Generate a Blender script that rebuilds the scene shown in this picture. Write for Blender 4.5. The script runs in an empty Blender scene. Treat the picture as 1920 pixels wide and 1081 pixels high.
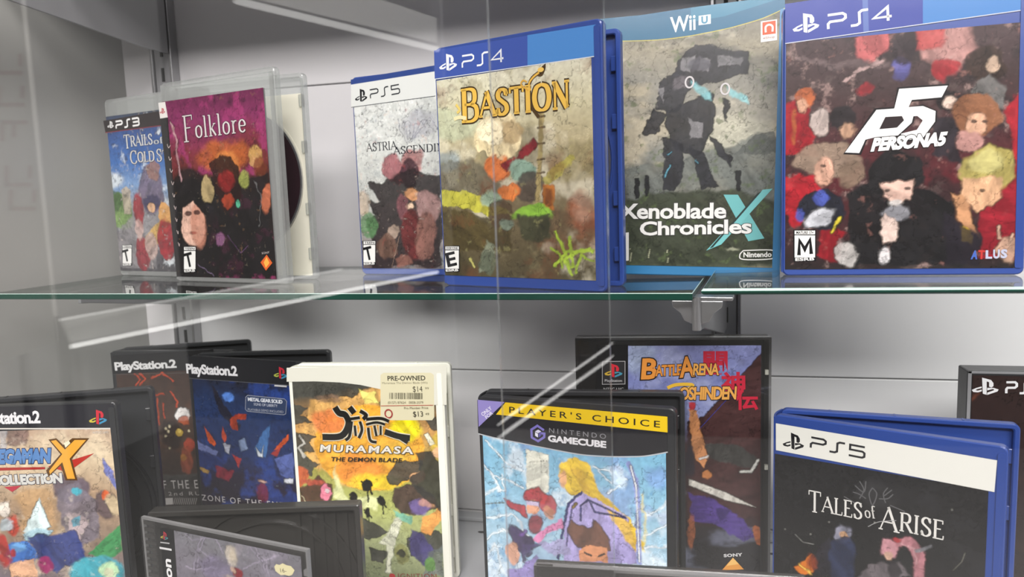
import bpy, math, random
import numpy as np
from mathutils import Matrix, Vector, noise as mnoise
DATA = [
{'name':'game_case','label':'clear game case with blue sky cover, leftmost of the upper row','cat':'game case','kind':'clear','shape':'closed','X':-0.5585,'Y':0.63,'z':-0.06123,'yaw':0.2566,'W':0.135,'H':0.1715,'T':0.0065,'lean':0,'roll':0,'group':'game cases standing on the glass shelf','rect':[1.2,5,127,155.5],'art':[['g',[[0,'#3c4452'],[0.12,'#35538e'],[0.3,'#3f6db0'],[0.45,'#7c9cc4'],[0.58,'#8e8f92'],[0.75,'#6d6b70'],[1,'#4a484c']],0.1],['n',14,0.7,0.6,'#e6eef2',1],['e',2.3,93.7,16.2,6.9,0,'#e4ecee',12,0.8,6],['e',8.6,65.6,19.5,16.3,0,'#6c8a52',6,1,10],['e',4.6,74,9.1,10.4,0,'#3f5c34',5,0.8,8],['e',12,54,16.2,8.1,0,'#7d9a5c',6,0.9,9],['p',[(13.9,83.5),(22.4,88),(28,83),(25.9,60.3),(15.6,60.5)],'#b7ab98',3,0.9,3],['p',[(25.5,57),(63.4,59.5),(56.3,8),(-5.7,7.2),(1.3,44.2)],'#8d8a8c',6,0.8,9],['e',59.2,81.8,18,22.7,0,'#6d5f74',8,0.9,9],['e',64.2,100.6,9.6,9.1,0,'#8c6a62',5,0.9,7],['e',37.9,63.3,7.5,17.9,0,'#8e2c34',5,0.95,7],['e',57.6,70.8,13.8,8.1,0,'#3e3a5a',6,0.9,8],['e',57,66,5.5,4.8,0,'#dcae86',3,0.9,3],['e',76.7,59.2,9.6,11.3,0,'#cf9a58',5,0.95,7],['e',60.8,40.4,22.8,8.1,0.52,'#c9a254',6,0.85,9],['e',74.7,35.5,12,19.3,0,'#9a2630',5,0.95,9],['e',38.1,20.9,10.4,17.1,0,'#8c2832',5,0.9,9],['e',51.8,29.1,9,12.9,0,'#b49c94',5,0.9,6],['e',36.5,45.5,6,10.4,0,'#c2a8a0',4,0.8,6],['n',4,0.45,0.66,'#e6dcd4',1],['n',5,0.5,0.66,'#2c2833',1]],'dec':[['P','cover_print',[(-3.4,152),(90.7,154.5),(90.8,141.4),(-1.9,140.9)],'#2b2324'],['P','cover_print',[(-1.9,140.9),(90.8,141.4),(90.7,140.6),(-2.1,140.1)],'#7a3038'],['P','console_logo',[(6,147.5),(4,146.9),(2.2,146.2),(2.6,145.3),(4.3,145.1),(5.7,145.5),(5.8,146.2),(4.4,145.8),(3.5,146),(4.1,146.4),(5.9,146.9)],'#ececea'],['P','console_logo',[(7.9,146.9),(10.3,146.9),(12,146.2),(11.5,145.4),(7.5,144),(7.6,145),(10.2,145.9),(10.4,146.2),(9.8,146.4),(7.8,145.9)],'#ececea'],['P','console_logo',[(6.7,151),(8.3,150.5),(7.3,144.1),(6,144.6)],'#ececea'],['P','console_logo',[(8.3,150.5),(9.8,150),(10.5,148.8),(10.3,147.6),(9.5,147),(8.7,147.4),(9,149.2),(8.1,149.5)],'#ececea'],['L','console_logo','PS3',15.7,143.1,34.61,6.66,0.026,'#ececea',1.66],['T','title_lettering','^TRAILS',25.8,124.9,41.4,9.35,0.0048,'#d6d8da',{'serif':1,'th':0.16,'out':'#232838','ow':0.1}],['T','title_lettering','of',69.6,124.9,12.9,5.53,0.0078,'#b7bcc2',{'serif':1,'th':0.16,'out':'#232838','ow':0.1}],['T','title_lettering','^COLD',32.7,109.8,35.2,9.12,-0.0114,'#d6d4d2',{'serif':1,'th':0.16,'out':'#232838','ow':0.1}],['T','title_lettering','^STEEL',71.6,109.9,34.1,8.47,-0.0117,'#d6d4d2',{'serif':1,'th':0.16,'out':'#232838','ow':0.1}],['P','rating_label',[(8,30.8),(23.2,31.1),(20.1,9.9),(4.8,9.4)],'#16161a'],['P','rating_label',[(8.7,30.4),(22.3,30.4),(22,27.8),(8.3,27.8)],'#e8e8e4'],['T','rating_label','TEEN',9.5,28.2,11.5,1.88,0,'#16161a',{'b':0.02}],['P','rating_label',[(8.2,27.2),(21.9,27.2),(19.7,12.3),(6,12.2)],'#ecece8'],['T','rating_label','T',8.5,13.7,10.16,11.39,0.1781,'#101014',{'b':0.03}],['T','rating_label','ESRB',6.1,9.8,12.81,1.97,0.0468,'#e8e8e4',{'b':0.03}]]},
{'name':'game_case','label':'clear open game case with a magenta and black cover and a dark disc behind it','cat':'game case','kind':'clear','shape':'open','X':-0.4483,'Y':0.5719,'z':-0.06123,'yaw':0.2566,'W':0.135,'H':0.1715,'T':0.0065,'lean':0,'roll':0,'disc':1,'group':'game cases standing on the glass shelf','back':[-0.4467,0.584,0.0855,0.135],'rect':[1,4.2,122.5,156],'art':[['g',[[0,'#6a2a4c'],[0.12,'#83325e'],[0.3,'#7a3038'],[0.42,'#5d2a24'],[0.55,'#2c2220'],[1,'#1a1718']],0.2],['n',14,0.7,0.52,'#a23a70',1],['n',9,0.6,0.62,'#2a1824',1],['p',[(3.5,88.5),(121.5,90.7),(120.8,6.7),(-4.6,4.4)],'#1d1b1d',14,0.9,12],['e',71.1,106.1,29.8,12.7,0,'#b8622c',16,0.8,14],['e',75.5,96.6,13.5,14.6,0,'#d98a48',12,0.6,12],['p',[(54.1,101.5),(67.2,107.3),(79.2,105.7),(86.1,96.1),(88.9,73.8),(79.5,61),(66,61.3),(59.8,78.5)],'#2a1614',4,0.95,10],['e',72.9,85.5,9.7,8.8,0,'#8e2626',8,0.9,6],['e',26.6,62.2,29,36.5,0,'#1c191b',10,0.9,6],['e',28.1,62.2,27.5,6,0,'#3b3740',3,0.3,2],['e',26.7,51.5,16.2,20.8,0,'#e2b8a4',5,1,4],['e',34.2,48.4,9.9,19.1,0,'#b77c66',8,0.75,4],['e',22.8,59.4,4.3,1.8,0,'#4c2c2a',3,0.9,1],['e',33.9,60.1,4.1,1.8,0,'#4c2c2a',3,0.9,1],['e',27.1,42.6,4.6,1.2,0,'#8c4238',3,0.8,1],['p',[(10.3,72.5),(28.8,79.7),(44.9,71.4),(48.7,55.9),(40.7,60),(30.5,69.9),(16.7,64.4),(9.8,40.8),(7.2,48.8)],'#1a1719',3,1,3],['e',48.7,78.9,8.4,11.5,0,'#c4ae7c',4,0.7,9],['e',94.1,85.6,5.7,7.6,0,'#a8b05a',5,0.8,5],['e',108.9,103,7.8,9.1,0,'#caa25c',5,0.7,8],['e',113.1,94.7,7.5,8.3,0,'#7c3a24',5,0.8,7],['e',116.9,69.2,5.5,12,-0.21,'#d47a58',4,0.9,7],['e',73.6,68.6,7,6.5,0,'#a8442c',4,0.8,6],['e',84.6,66.1,2.7,3.4,0,'#54b08c',3,0.9,2],['e',60.4,36.5,5.6,5.7,0,'#8a5c80',5,0.7,5],['s',[(10.1,138.7),(15.4,122.9),(14.8,95.8),(18.2,87.9)],2.5,'#caa0a4',3,0.8,6],['s',[(29.5,15),(37.7,11.1),(48.4,5.4)],1,'#9c8aa8',2,0.8,4],['s',[(69.1,40.3),(83.6,25.1),(92.2,30.7)],0.8,'#6c4c74',2,0.7,5],['s',[(105.7,84.2),(111.8,69.3),(107,47.4)],0.8,'#8a8a8a',2,0.5,5],['n',4,0.5,0.7,'#8c6a4a',1],['n',3,0.4,0.74,'#c8b8a0',1]],'dec':[['P','cover_print',[(-3.7,155.6),(5.3,155.6),(7.1,142.4),(-3.1,142.2)],'#dcd8d4'],['P','spine_strip',[(-3.1,142.2),(7.1,142.4),(6.5,15.8),(0.7,3.5)],'#1a1618'],['P','console_logo',[(-0.2,148.3),(-1.7,147.9),(-3,147.3),(-2.7,146.7),(-1.4,146.6),(-0.4,147),(-0.3,147.5),(-1.4,147.1),(-2,147.2),(-1.6,147.5),(-0.3,147.9)],'#b02838'],['P','console_logo',[(1.2,148),(2.9,148),(4.2,147.6),(3.8,147),(0.9,145.9),(1,146.6),(2.8,147.3),(3,147.5),(2.6,147.7),(1.1,147.3)],'#b02838'],['P','console_logo',[(0.2,150.9),(1.4,150.5),(0.8,146),(-0.2,146.3)],'#b02838'],['P','console_logo',[(1.4,150.5),(2.5,150.2),(3,149.4),(2.9,148.5),(2.4,148.1),(1.7,148.3),(1.9,149.6),(1.3,149.9)],'#b02838'],['S','spine_strip',[(3.4,119.8),(4.8,116.6),(7.5,118.8)],0.61,'#c8b8b4',1],['S','spine_strip',[(3.8,109.2),(5.2,106),(7.6,108.2)],0.58,'#c8b8b4',1],['S','spine_strip',[(4.2,98.7),(5.6,95.5),(7.7,97.7)],0.57,'#c8b8b4',1],['S','spine_strip',[(4.6,88),(6,84.8),(7.8,87.1)],0.57,'#c8b8b4',1],['S','spine_strip',[(5,77.4),(6.4,74.2),(7.9,76.5)],0.6,'#c8b8b4',1],['S','spine_strip',[(5.4,66.7),(6.8,63.5),(8,65.8)],0.6,'#c8b8b4',1],['S','spine_strip',[(5.8,56),(7.2,52.8),(8.1,55.1)],0.61,'#c8b8b4',1],['S','spine_strip',[(6.2,45.2),(7.6,42),(8.2,44.4)],0.61,'#c8b8b4',1],['S','spine_strip',[(6.6,34.4),(7.9,31.2),(8.3,33.6)],0.61,'#c8b8b4',1],['T','title_lettering','^Folklore',26.1,122.5,74.41,16.16,0.0148,'#d9d2d0',{'serif':1,'th':0.11,'out':'#3a2430','ow':0.06}],['P','rating_label',[(13.3,30.8),(29.7,31.1),(26.9,8.3),(10.3,7.7)],'#16161a'],['P','rating_label',[(14,30.4),(28.8,30.4),(28.5,27.6),(13.7,27.6)],'#e8e8e4'],['T','rating_label','TEEN',14.9,28,12.5,1.87,0,'#16161a',{'b':0.02}],['P','rating_label',[(13.6,26.9),(28.4,26.9),(26.4,11),(11.5,10.8)],'#ecece8'],['T','rating_label','T',14.2,12.4,11.08,12.09,0.1815,'#101014',{'b':0.03}],['T','rating_label','ESRB',11.7,8.2,14.02,2.08,0.05,'#e8e8e4',{'b':0.03}],['P','publisher_mark',[(113.6,24.1),(119.3,17.4),(111.5,11),(106,17.7)],'#d8622a'],['P','publisher_mark',[(113.4,22.2),(116.2,17.4),(111.7,13.3),(109.6,17.7)],'#f0b04a'],['T','publisher_mark','SONY',108.2,24.4,8.84,1.63,0.0907,'#c8c0bc',{}]]},
{'name':'game_case','label':'blue closed game case with a pale cover, half behind the tan one','cat':'game case','kind':'blue','shape':'closed','X':-0.2889,'Y':0.6145,'z':-0.06123,'yaw':0.1972,'W':0.135,'H':0.1715,'T':0.0065,'lean':0,'roll':0,'gain':1.12,'group':'game cases standing on the glass shelf','rect':[1.2,5.5,131,166.3],'art':[['g',[[0,'#d9dcd8'],[0.35,'#d2d5d0'],[0.6,'#c0c2bc'],[0.85,'#8d8682'],[1,'#5c5050']],0.12],['n',20,0.5,0.5,'#b2b7b2',1],['n',10,0.4,0.62,'#8c979a',1],['e',64.8,126.7,18,10.2,0,'#8a8a9a',14,0.45,16],['n',3,0.3,0.6,'#8a8c98',1],['s',[(53.9,110.6),(48.5,122.8),(46.1,133.1)],0.5,'#77788a',1,0.6,6],['s',[(55.1,111.6),(53.5,124.5),(52.8,130.9)],0.5,'#77788a',1,0.6,6],['s',[(56.4,112.5),(58.4,126.1),(59.6,128.7)],0.5,'#77788a',1,0.6,6],['s',[(57.7,113.4),(63.3,127.8),(66.2,126.6)],0.5,'#77788a',1,0.6,6],['s',[(58.9,114.4),(68.2,129.4),(72.8,124.4)],0.5,'#77788a',1,0.6,6],['s',[(60.2,115.3),(73,131.1),(79.4,122.3)],0.5,'#77788a',1,0.6,6],['s',[(61.4,116.2),(77.8,132.7),(85.9,120.2)],0.5,'#77788a',1,0.6,6],['e',40.4,90.9,12.6,12.8,0,'#9c5a60',6,0.9,14],['e',59.1,96.8,11.1,9.6,0,'#a8605f',8,0.8,14],['e',54.5,86.8,8,11.9,0,'#3a2630',5,0.9,9],['p',[(12.1,78.3),(31.6,84.4),(58.7,90),(86,82.1),(82.1,7.5),(9.3,5.2),(17.1,25),(5.9,50.1),(19,53.4),(11.2,64.2),(22.1,67.4)],'#2b2224',5,0.93,16],['e',71,59,12,13.6,0,'#a88682',6,0.85,14],['e',55.5,69.7,6,5.4,0,'#d89e70',5,0.95,7],['e',53.5,59.5,3.8,3.1,0,'#e6c8ac',4,0.9,4],['e',45.6,58.8,6,10.2,0,'#8c5a60',5,0.8,8],['e',55.4,33.5,12,21.6,0,'#6c3030',7,0.85,12],['e',67.5,33.4,9.7,20.4,-0.26,'#8a6258',7,0.9,10],['e',34.9,37.2,6.3,5.4,0,'#a89484',4,0.8,7],['e',27.8,24.9,11,10.9,0,'#6e5448',6,0.85,9],['e',9.7,42.9,8.8,10.8,0,'#5f8a5c',6,0.8,12],['e',4.6,62.6,8.8,9,0,'#b89c7c',8,0.5,10],['e',43.8,12.5,8.4,5.8,0,'#8a5e52',5,0.7,9],['s',[(41.4,33.6),(32,7.2)],0.7,'#a88c7c',1.5,0.8,2],['n',4,0.55,0.68,'#d2c0b4',1],['n',4,0.5,0.68,'#1f181b',1],['n',6,0.35,0.7,'#b04c44',1]],'dec':[['P','cover_print',[(-0.5,169.9),(85,173.1),(84.8,168.3),(-0.6,165.6)],'#2c4484'],['P','cover_print',[(-0.6,165.6),(84.8,168.3),(83.7,148.3),(-1.6,146.4)],'#dcdfdb'],['S','cover_print',[(-1.6,146.4),(83.7,148.6)],0.51,'#30343c',0],['P','console_logo',[(8,155.4),(5.2,154.4),(2.9,153.1),(3.5,151.8),(5.8,151.6),(7.7,152.4),(7.8,153.5),(5.9,152.7),(4.7,152.9),(5.4,153.6),(7.9,154.5)],'#15171c'],['P','console_logo',[(10.5,154.6),(13.7,154.8),(16,153.8),(15.4,152.5),(10.2,150.1),(10.3,151.6),(13.6,153.2),(13.9,153.7),(13.1,154),(10.4,153)],'#15171c'],['P','console_logo',[(8.5,161.2),(10.7,160.5),(10,150.2),(8.2,150.8)],'#15171c'],['P','console_logo',[(10.7,160.5),(12.8,159.8),(13.8,157.9),(13.6,156),(12.7,154.9),(11.5,155.5),(11.7,158.4),(10.6,158.9)],'#15171c'],['L','console_logo','PS5',19.3,152.2,29.95,7.15,0.0601,'#20232a',1.02],['T','title_lettering','ASTRIA',12.5,107.6,30.6,6.85,0.0098,'#2c2e36',{'serif':1,'th':0.14}],['T','title_lettering','ASCENDING',40.3,103.6,56.5,6.13,0.0071,'#2c2e36',{'serif':1,'th':0.14}],['P','rating_label',[(2.7,30.1),(16.6,30.3),(15.2,8.5),(1.2,8.1)],'#16161a'],['P','rating_label',[(3.4,29.7),(15.9,29.6),(15.7,26.9),(3.2,27)],'#e8e8e4'],['T','rating_label','TEEN',4.2,27.4,10.6,1.87,-0.0094,'#16161a',{'b':0.02}],['P','rating_label',[(3.2,26.4),(15.7,26.3),(14.6,11),(2.1,10.9)],'#ecece8'],['T','rating_label','T',4.3,12.5,9.18,11.49,0.1974,'#101014',{'b':0.03}],['T','rating_label','ESRB',2.3,8.5,11.81,1.98,0.0423,'#e8e8e4',{'b':0.03}]]},
{'name':'game_case','label':'blue open game case with a tan and olive cover','cat':'game case','kind':'blue','shape':'open','X':-0.1817,'Y':0.527,'z':-0.06123,'yaw':0.3613,'W':0.135,'H':0.1715,'T':0.0065,'lean':0,'roll':0,'gain':1.15,'disc':1,'group':'game cases standing on the glass shelf','back':[-0.1793,0.539,0.2059,0.135],'rect':[1,7.5,127.6,148.8],'art':[['g',[[0,'#cfccb4'],[0.2,'#c6bf9c'],[0.38,'#a89c78'],[0.5,'#84785a'],[0.62,'#6e6248'],[0.8,'#5a5038'],[1,'#4c4630']],0.16],['n',26,0.6,0.52,'#dcd6bc',1],['n',16,0.5,0.6,'#8c8462',1],['p',[(-0.9,130.7),(15,125.4),(38.4,115.9),(33.2,107.1),(13.7,102.9),(-2.3,107.9)],'#b0b89a',10,0.7,16],['e',8,89.9,12.5,7.6,0,'#8ca0a8',10,0.7,12],['p',[(-2.2,88.6),(27.6,90.7),(46,82.3),(59,67),(40.3,60.2),(-3.4,67.2)],'#5e5a4c',8,0.75,12],['p',[(90.3,90.6),(128.5,99.9),(128.8,74.8),(97.9,69.2)],'#8a8058',10,0.6,12],['p',[(87.6,74.9),(110.6,89.3),(114.5,85.7),(93.7,69.3)],'#a8a04c',4,0.9,8],['p',[(-3.2,70.7),(24.1,69),(45,60.8),(62.9,52.2),(44.6,50.7),(21,56.8),(-2.6,58.9)],'#b4b042',3,1,6],['p',[(-2.7,58.4),(44.5,50.3),(62.6,44.9),(61.8,26.3),(-0.7,25.7)],'#4c4224',6,0.9,10],['n',18,0.5,0.56,'#6a3c24',1],['e',117.5,51.2,12,13.6,0,'#8a4a30',14,0.7,14],['e',101.2,44.5,10,10.2,0,'#5c4a34',12,0.7,12],['e',64.7,95.8,28.6,16.2,0,'#6e6850',20,0.6,20],['e',53.9,105.6,20.3,14.5,0,'#dccba0',4,1,22],['e',47.3,108.8,11.5,7.9,0,'#f0e4c0',5,0.9,16],['e',65.2,108.3,8.8,7.2,0,'#a88e62',6,0.7,14],['e',53,83.8,12,8.8,0,'#c8703c',6,1,12],['p',[(68.9,91.9),(84.4,103.2),(86.3,97.9),(77.6,90.5),(59.6,81.6),(55.3,85.5)],'#7c2228',4,1,7],['e',72.9,80.9,11.8,8.7,0,'#7c9684',5,1,10],['e',76.8,71.8,10.9,10.8,0,'#4a4038',6,0.9,12],['e',61.3,66.9,9.2,6.1,0,'#cf7434',5,0.95,8],['e',45.1,62.6,8.3,6.5,0,'#8fa48c',5,0.95,8],['e',53.9,52.4,10.6,10.1,0,'#4a3a28',6,0.9,12],['e',58.1,44.9,6,3.6,0,'#6c7c6c',5,0.8,7],['s',[(89.6,118.5),(88.6,102.9),(87,87.3),(85.9,73.2),(83.8,55.4)],3.7,'#9a8a5c',4,1,3],['s',[(86.5,115.3),(92,115.5)],0.9,'#5c4428',1.5,0.9,1],['s',[(86.3,108.3),(91.7,108.6)],0.9,'#5c4428',1.5,0.9,1],['s',[(85.9,97.9),(91.4,98.2)],0.9,'#5c4428',1.5,0.9,1],['s',[(85.5,87.4),(91,87.7)],0.9,'#5c4428',1.5,0.9,1],['s',[(85.2,78.5),(90.7,79)],0.9,'#5c4428',1.5,0.9,1],['p',[(89.2,71.3),(97.9,70.1),(96.9,53.4),(88,55.3)],'#a8662a',4,1,4],['p',[(91.2,68.6),(95.8,67.9),(94.9,56.1),(90.2,57.1)],'#7c4620',4,0.8,3],['e',80.4,51.9,15.4,4.7,0,'#7fae3a',4,1,12],['p',[(67.3,50.3),(93.1,50.8),(94.8,37.4),(83.9,30.2),(71.1,35.6)],'#3c3e2a',5,0.95,9],['n',5,0.35,0.68,'#a8a46c',1],['s',[(108.5,16.2),(102.8,30.3),(97.9,39.2)],2.2,'#9cb83a',3,0.95,4],['s',[(110.6,16.2),(109.3,28.6),(108.7,35.6)],2.2,'#9cb83a',3,0.95,4],['s',[(96.1,15.9),(106.8,25.9),(125.8,27)],2.2,'#9cb83a',3,0.95,4],['s',[(112.5,12.7),(116.8,23.4),(125.6,20)],2.2,'#9cb83a',3,0.95,4],['s',[(102.4,16),(100.6,24.9),(94.5,28.4)],2.2,'#9cb83a',3,0.95,4],['s',[(109.4,10.9),(103.6,21.4),(122.9,28.7)],2,'#9cb83a',3,0.95,4],['p',[(40.3,33.7),(47.1,30),(42.8,12.8),(33.2,10.7),(36.3,26.1)],'#7c8470',4,0.8,8],['p',[(34,26.1),(43.4,26.2),(50,16.8),(42.6,9),(32.2,14.5)],'#5a6250',4,0.8,9],['s',[(25.2,20.2),(28.6,14.4)],2.3,'#c8c470',3,0.7,4],['e',8.8,14,15,10,0,'#3a3624',14,0.7,9]],'dec':[['P','cover_print',[(0,170.2),(131.2,167.9),(130.8,149),(-0.5,150.3)],'#3c55a4'],['P','cover_print',[(80.5,169),(131.2,167.9),(130.8,149),(79.8,149.2)],'#4a86c8'],['S','cover_print',[(-0.5,150.1),(130.8,148.8)],0.57,'#d6dbe0',0],['P','console_logo',[(10.4,160.2),(7,159.2),(4.1,157.8),(5,156.3),(7.9,156.1),(10.3,156.8),(10.3,158.1),(7.9,157.3),(6.4,157.5),(7.3,158.3),(10.4,159.1)],'#e8ecf0'],['P','console_logo',[(13.7,159.2),(17.7,159.3),(20.6,158.1),(19.9,156.8),(13.4,154.3),(13.5,156),(17.6,157.6),(18,158.1),(17,158.4),(13.6,157.5)],'#e8ecf0'],['P','console_logo',[(11,166.4),(13.7,165.5),(13.1,154.4),(10.8,155.2)],'#e8ecf0'],['P','console_logo',[(13.7,165.5),(16.3,164.7),(17.7,162.6),(17.6,160.5),(16.4,159.5),(14.9,160.1),(15.1,163.2),(13.7,163.8)],'#e8ecf0'],['L','console_logo','PS4',25.3,155,35.3,7.93,-0.0142,'#e8ecf0',1.26],['S','title_lettering',[(87.4,115.2),(79,128.2),(82,139.7),(88.8,144)],2.52,'#4a3412',1],['S','title_lettering',[(88.8,143.5),(92.6,146.9),(90.4,142.8),(87.1,143.5)],2.72,'#4a3412',1],['T','title_lettering','^BASTION',23.2,120,88.3,16.59,-0.0057,'#e8bc50',{'serif':1,'th':0.23,'out':'#3c2a10','ow':0.12}],['S','title_lettering',[(81.7,133.1),(80.6,137.6),(84.1,141.5),(88.8,144)],1.36,'#e2b34a',1],['E','title_lettering',90.1,145.6,2.43,1.53,'#e8c060',0],['S','title_lettering',[(80,133.3),(77.1,135.4),(74.2,138.1),(76,140.3),(79,139)],1.08,'#d8a640',1],['S','title_lettering',[(15.9,120.1),(20.8,121.1),(26.8,119.9)],2.52,'#f0e4b0',1],['S','title_lettering',[(18.2,130.3),(21.3,126.3),(18.8,124.3)],1.9,'#e6cc70',1],['S','title_lettering',[(58.4,135.6),(55.8,136.6),(57,133.7)],1.02,'#d8a640',1],['P','rating_label',[(2,29.3),(16.1,29.7),(15.1,10.5),(0.9,9.8)],'#16161a'],['P','rating_label',[(2.7,28.9),(15.4,29),(15.3,26.7),(2.6,26.6)],'#e8e8e4'],['T','rating_label','EVERYONE',3.6,26.9,10.7,1.67,0.0093,'#16161a',{'b':0.02}],['P','rating_label',[(2.5,26),(15.2,26.2),(14.5,12.7),(1.8,12.4)],'#ecece8'],['T','rating_label','E',4,13.8,9.28,10.2,0.1953,'#101014',{'b':0.03}],['T','rating_label','ESRB',2.1,10.3,11.92,1.68,0.0504,'#e8e8e4',{'b':0.03}]]},
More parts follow.
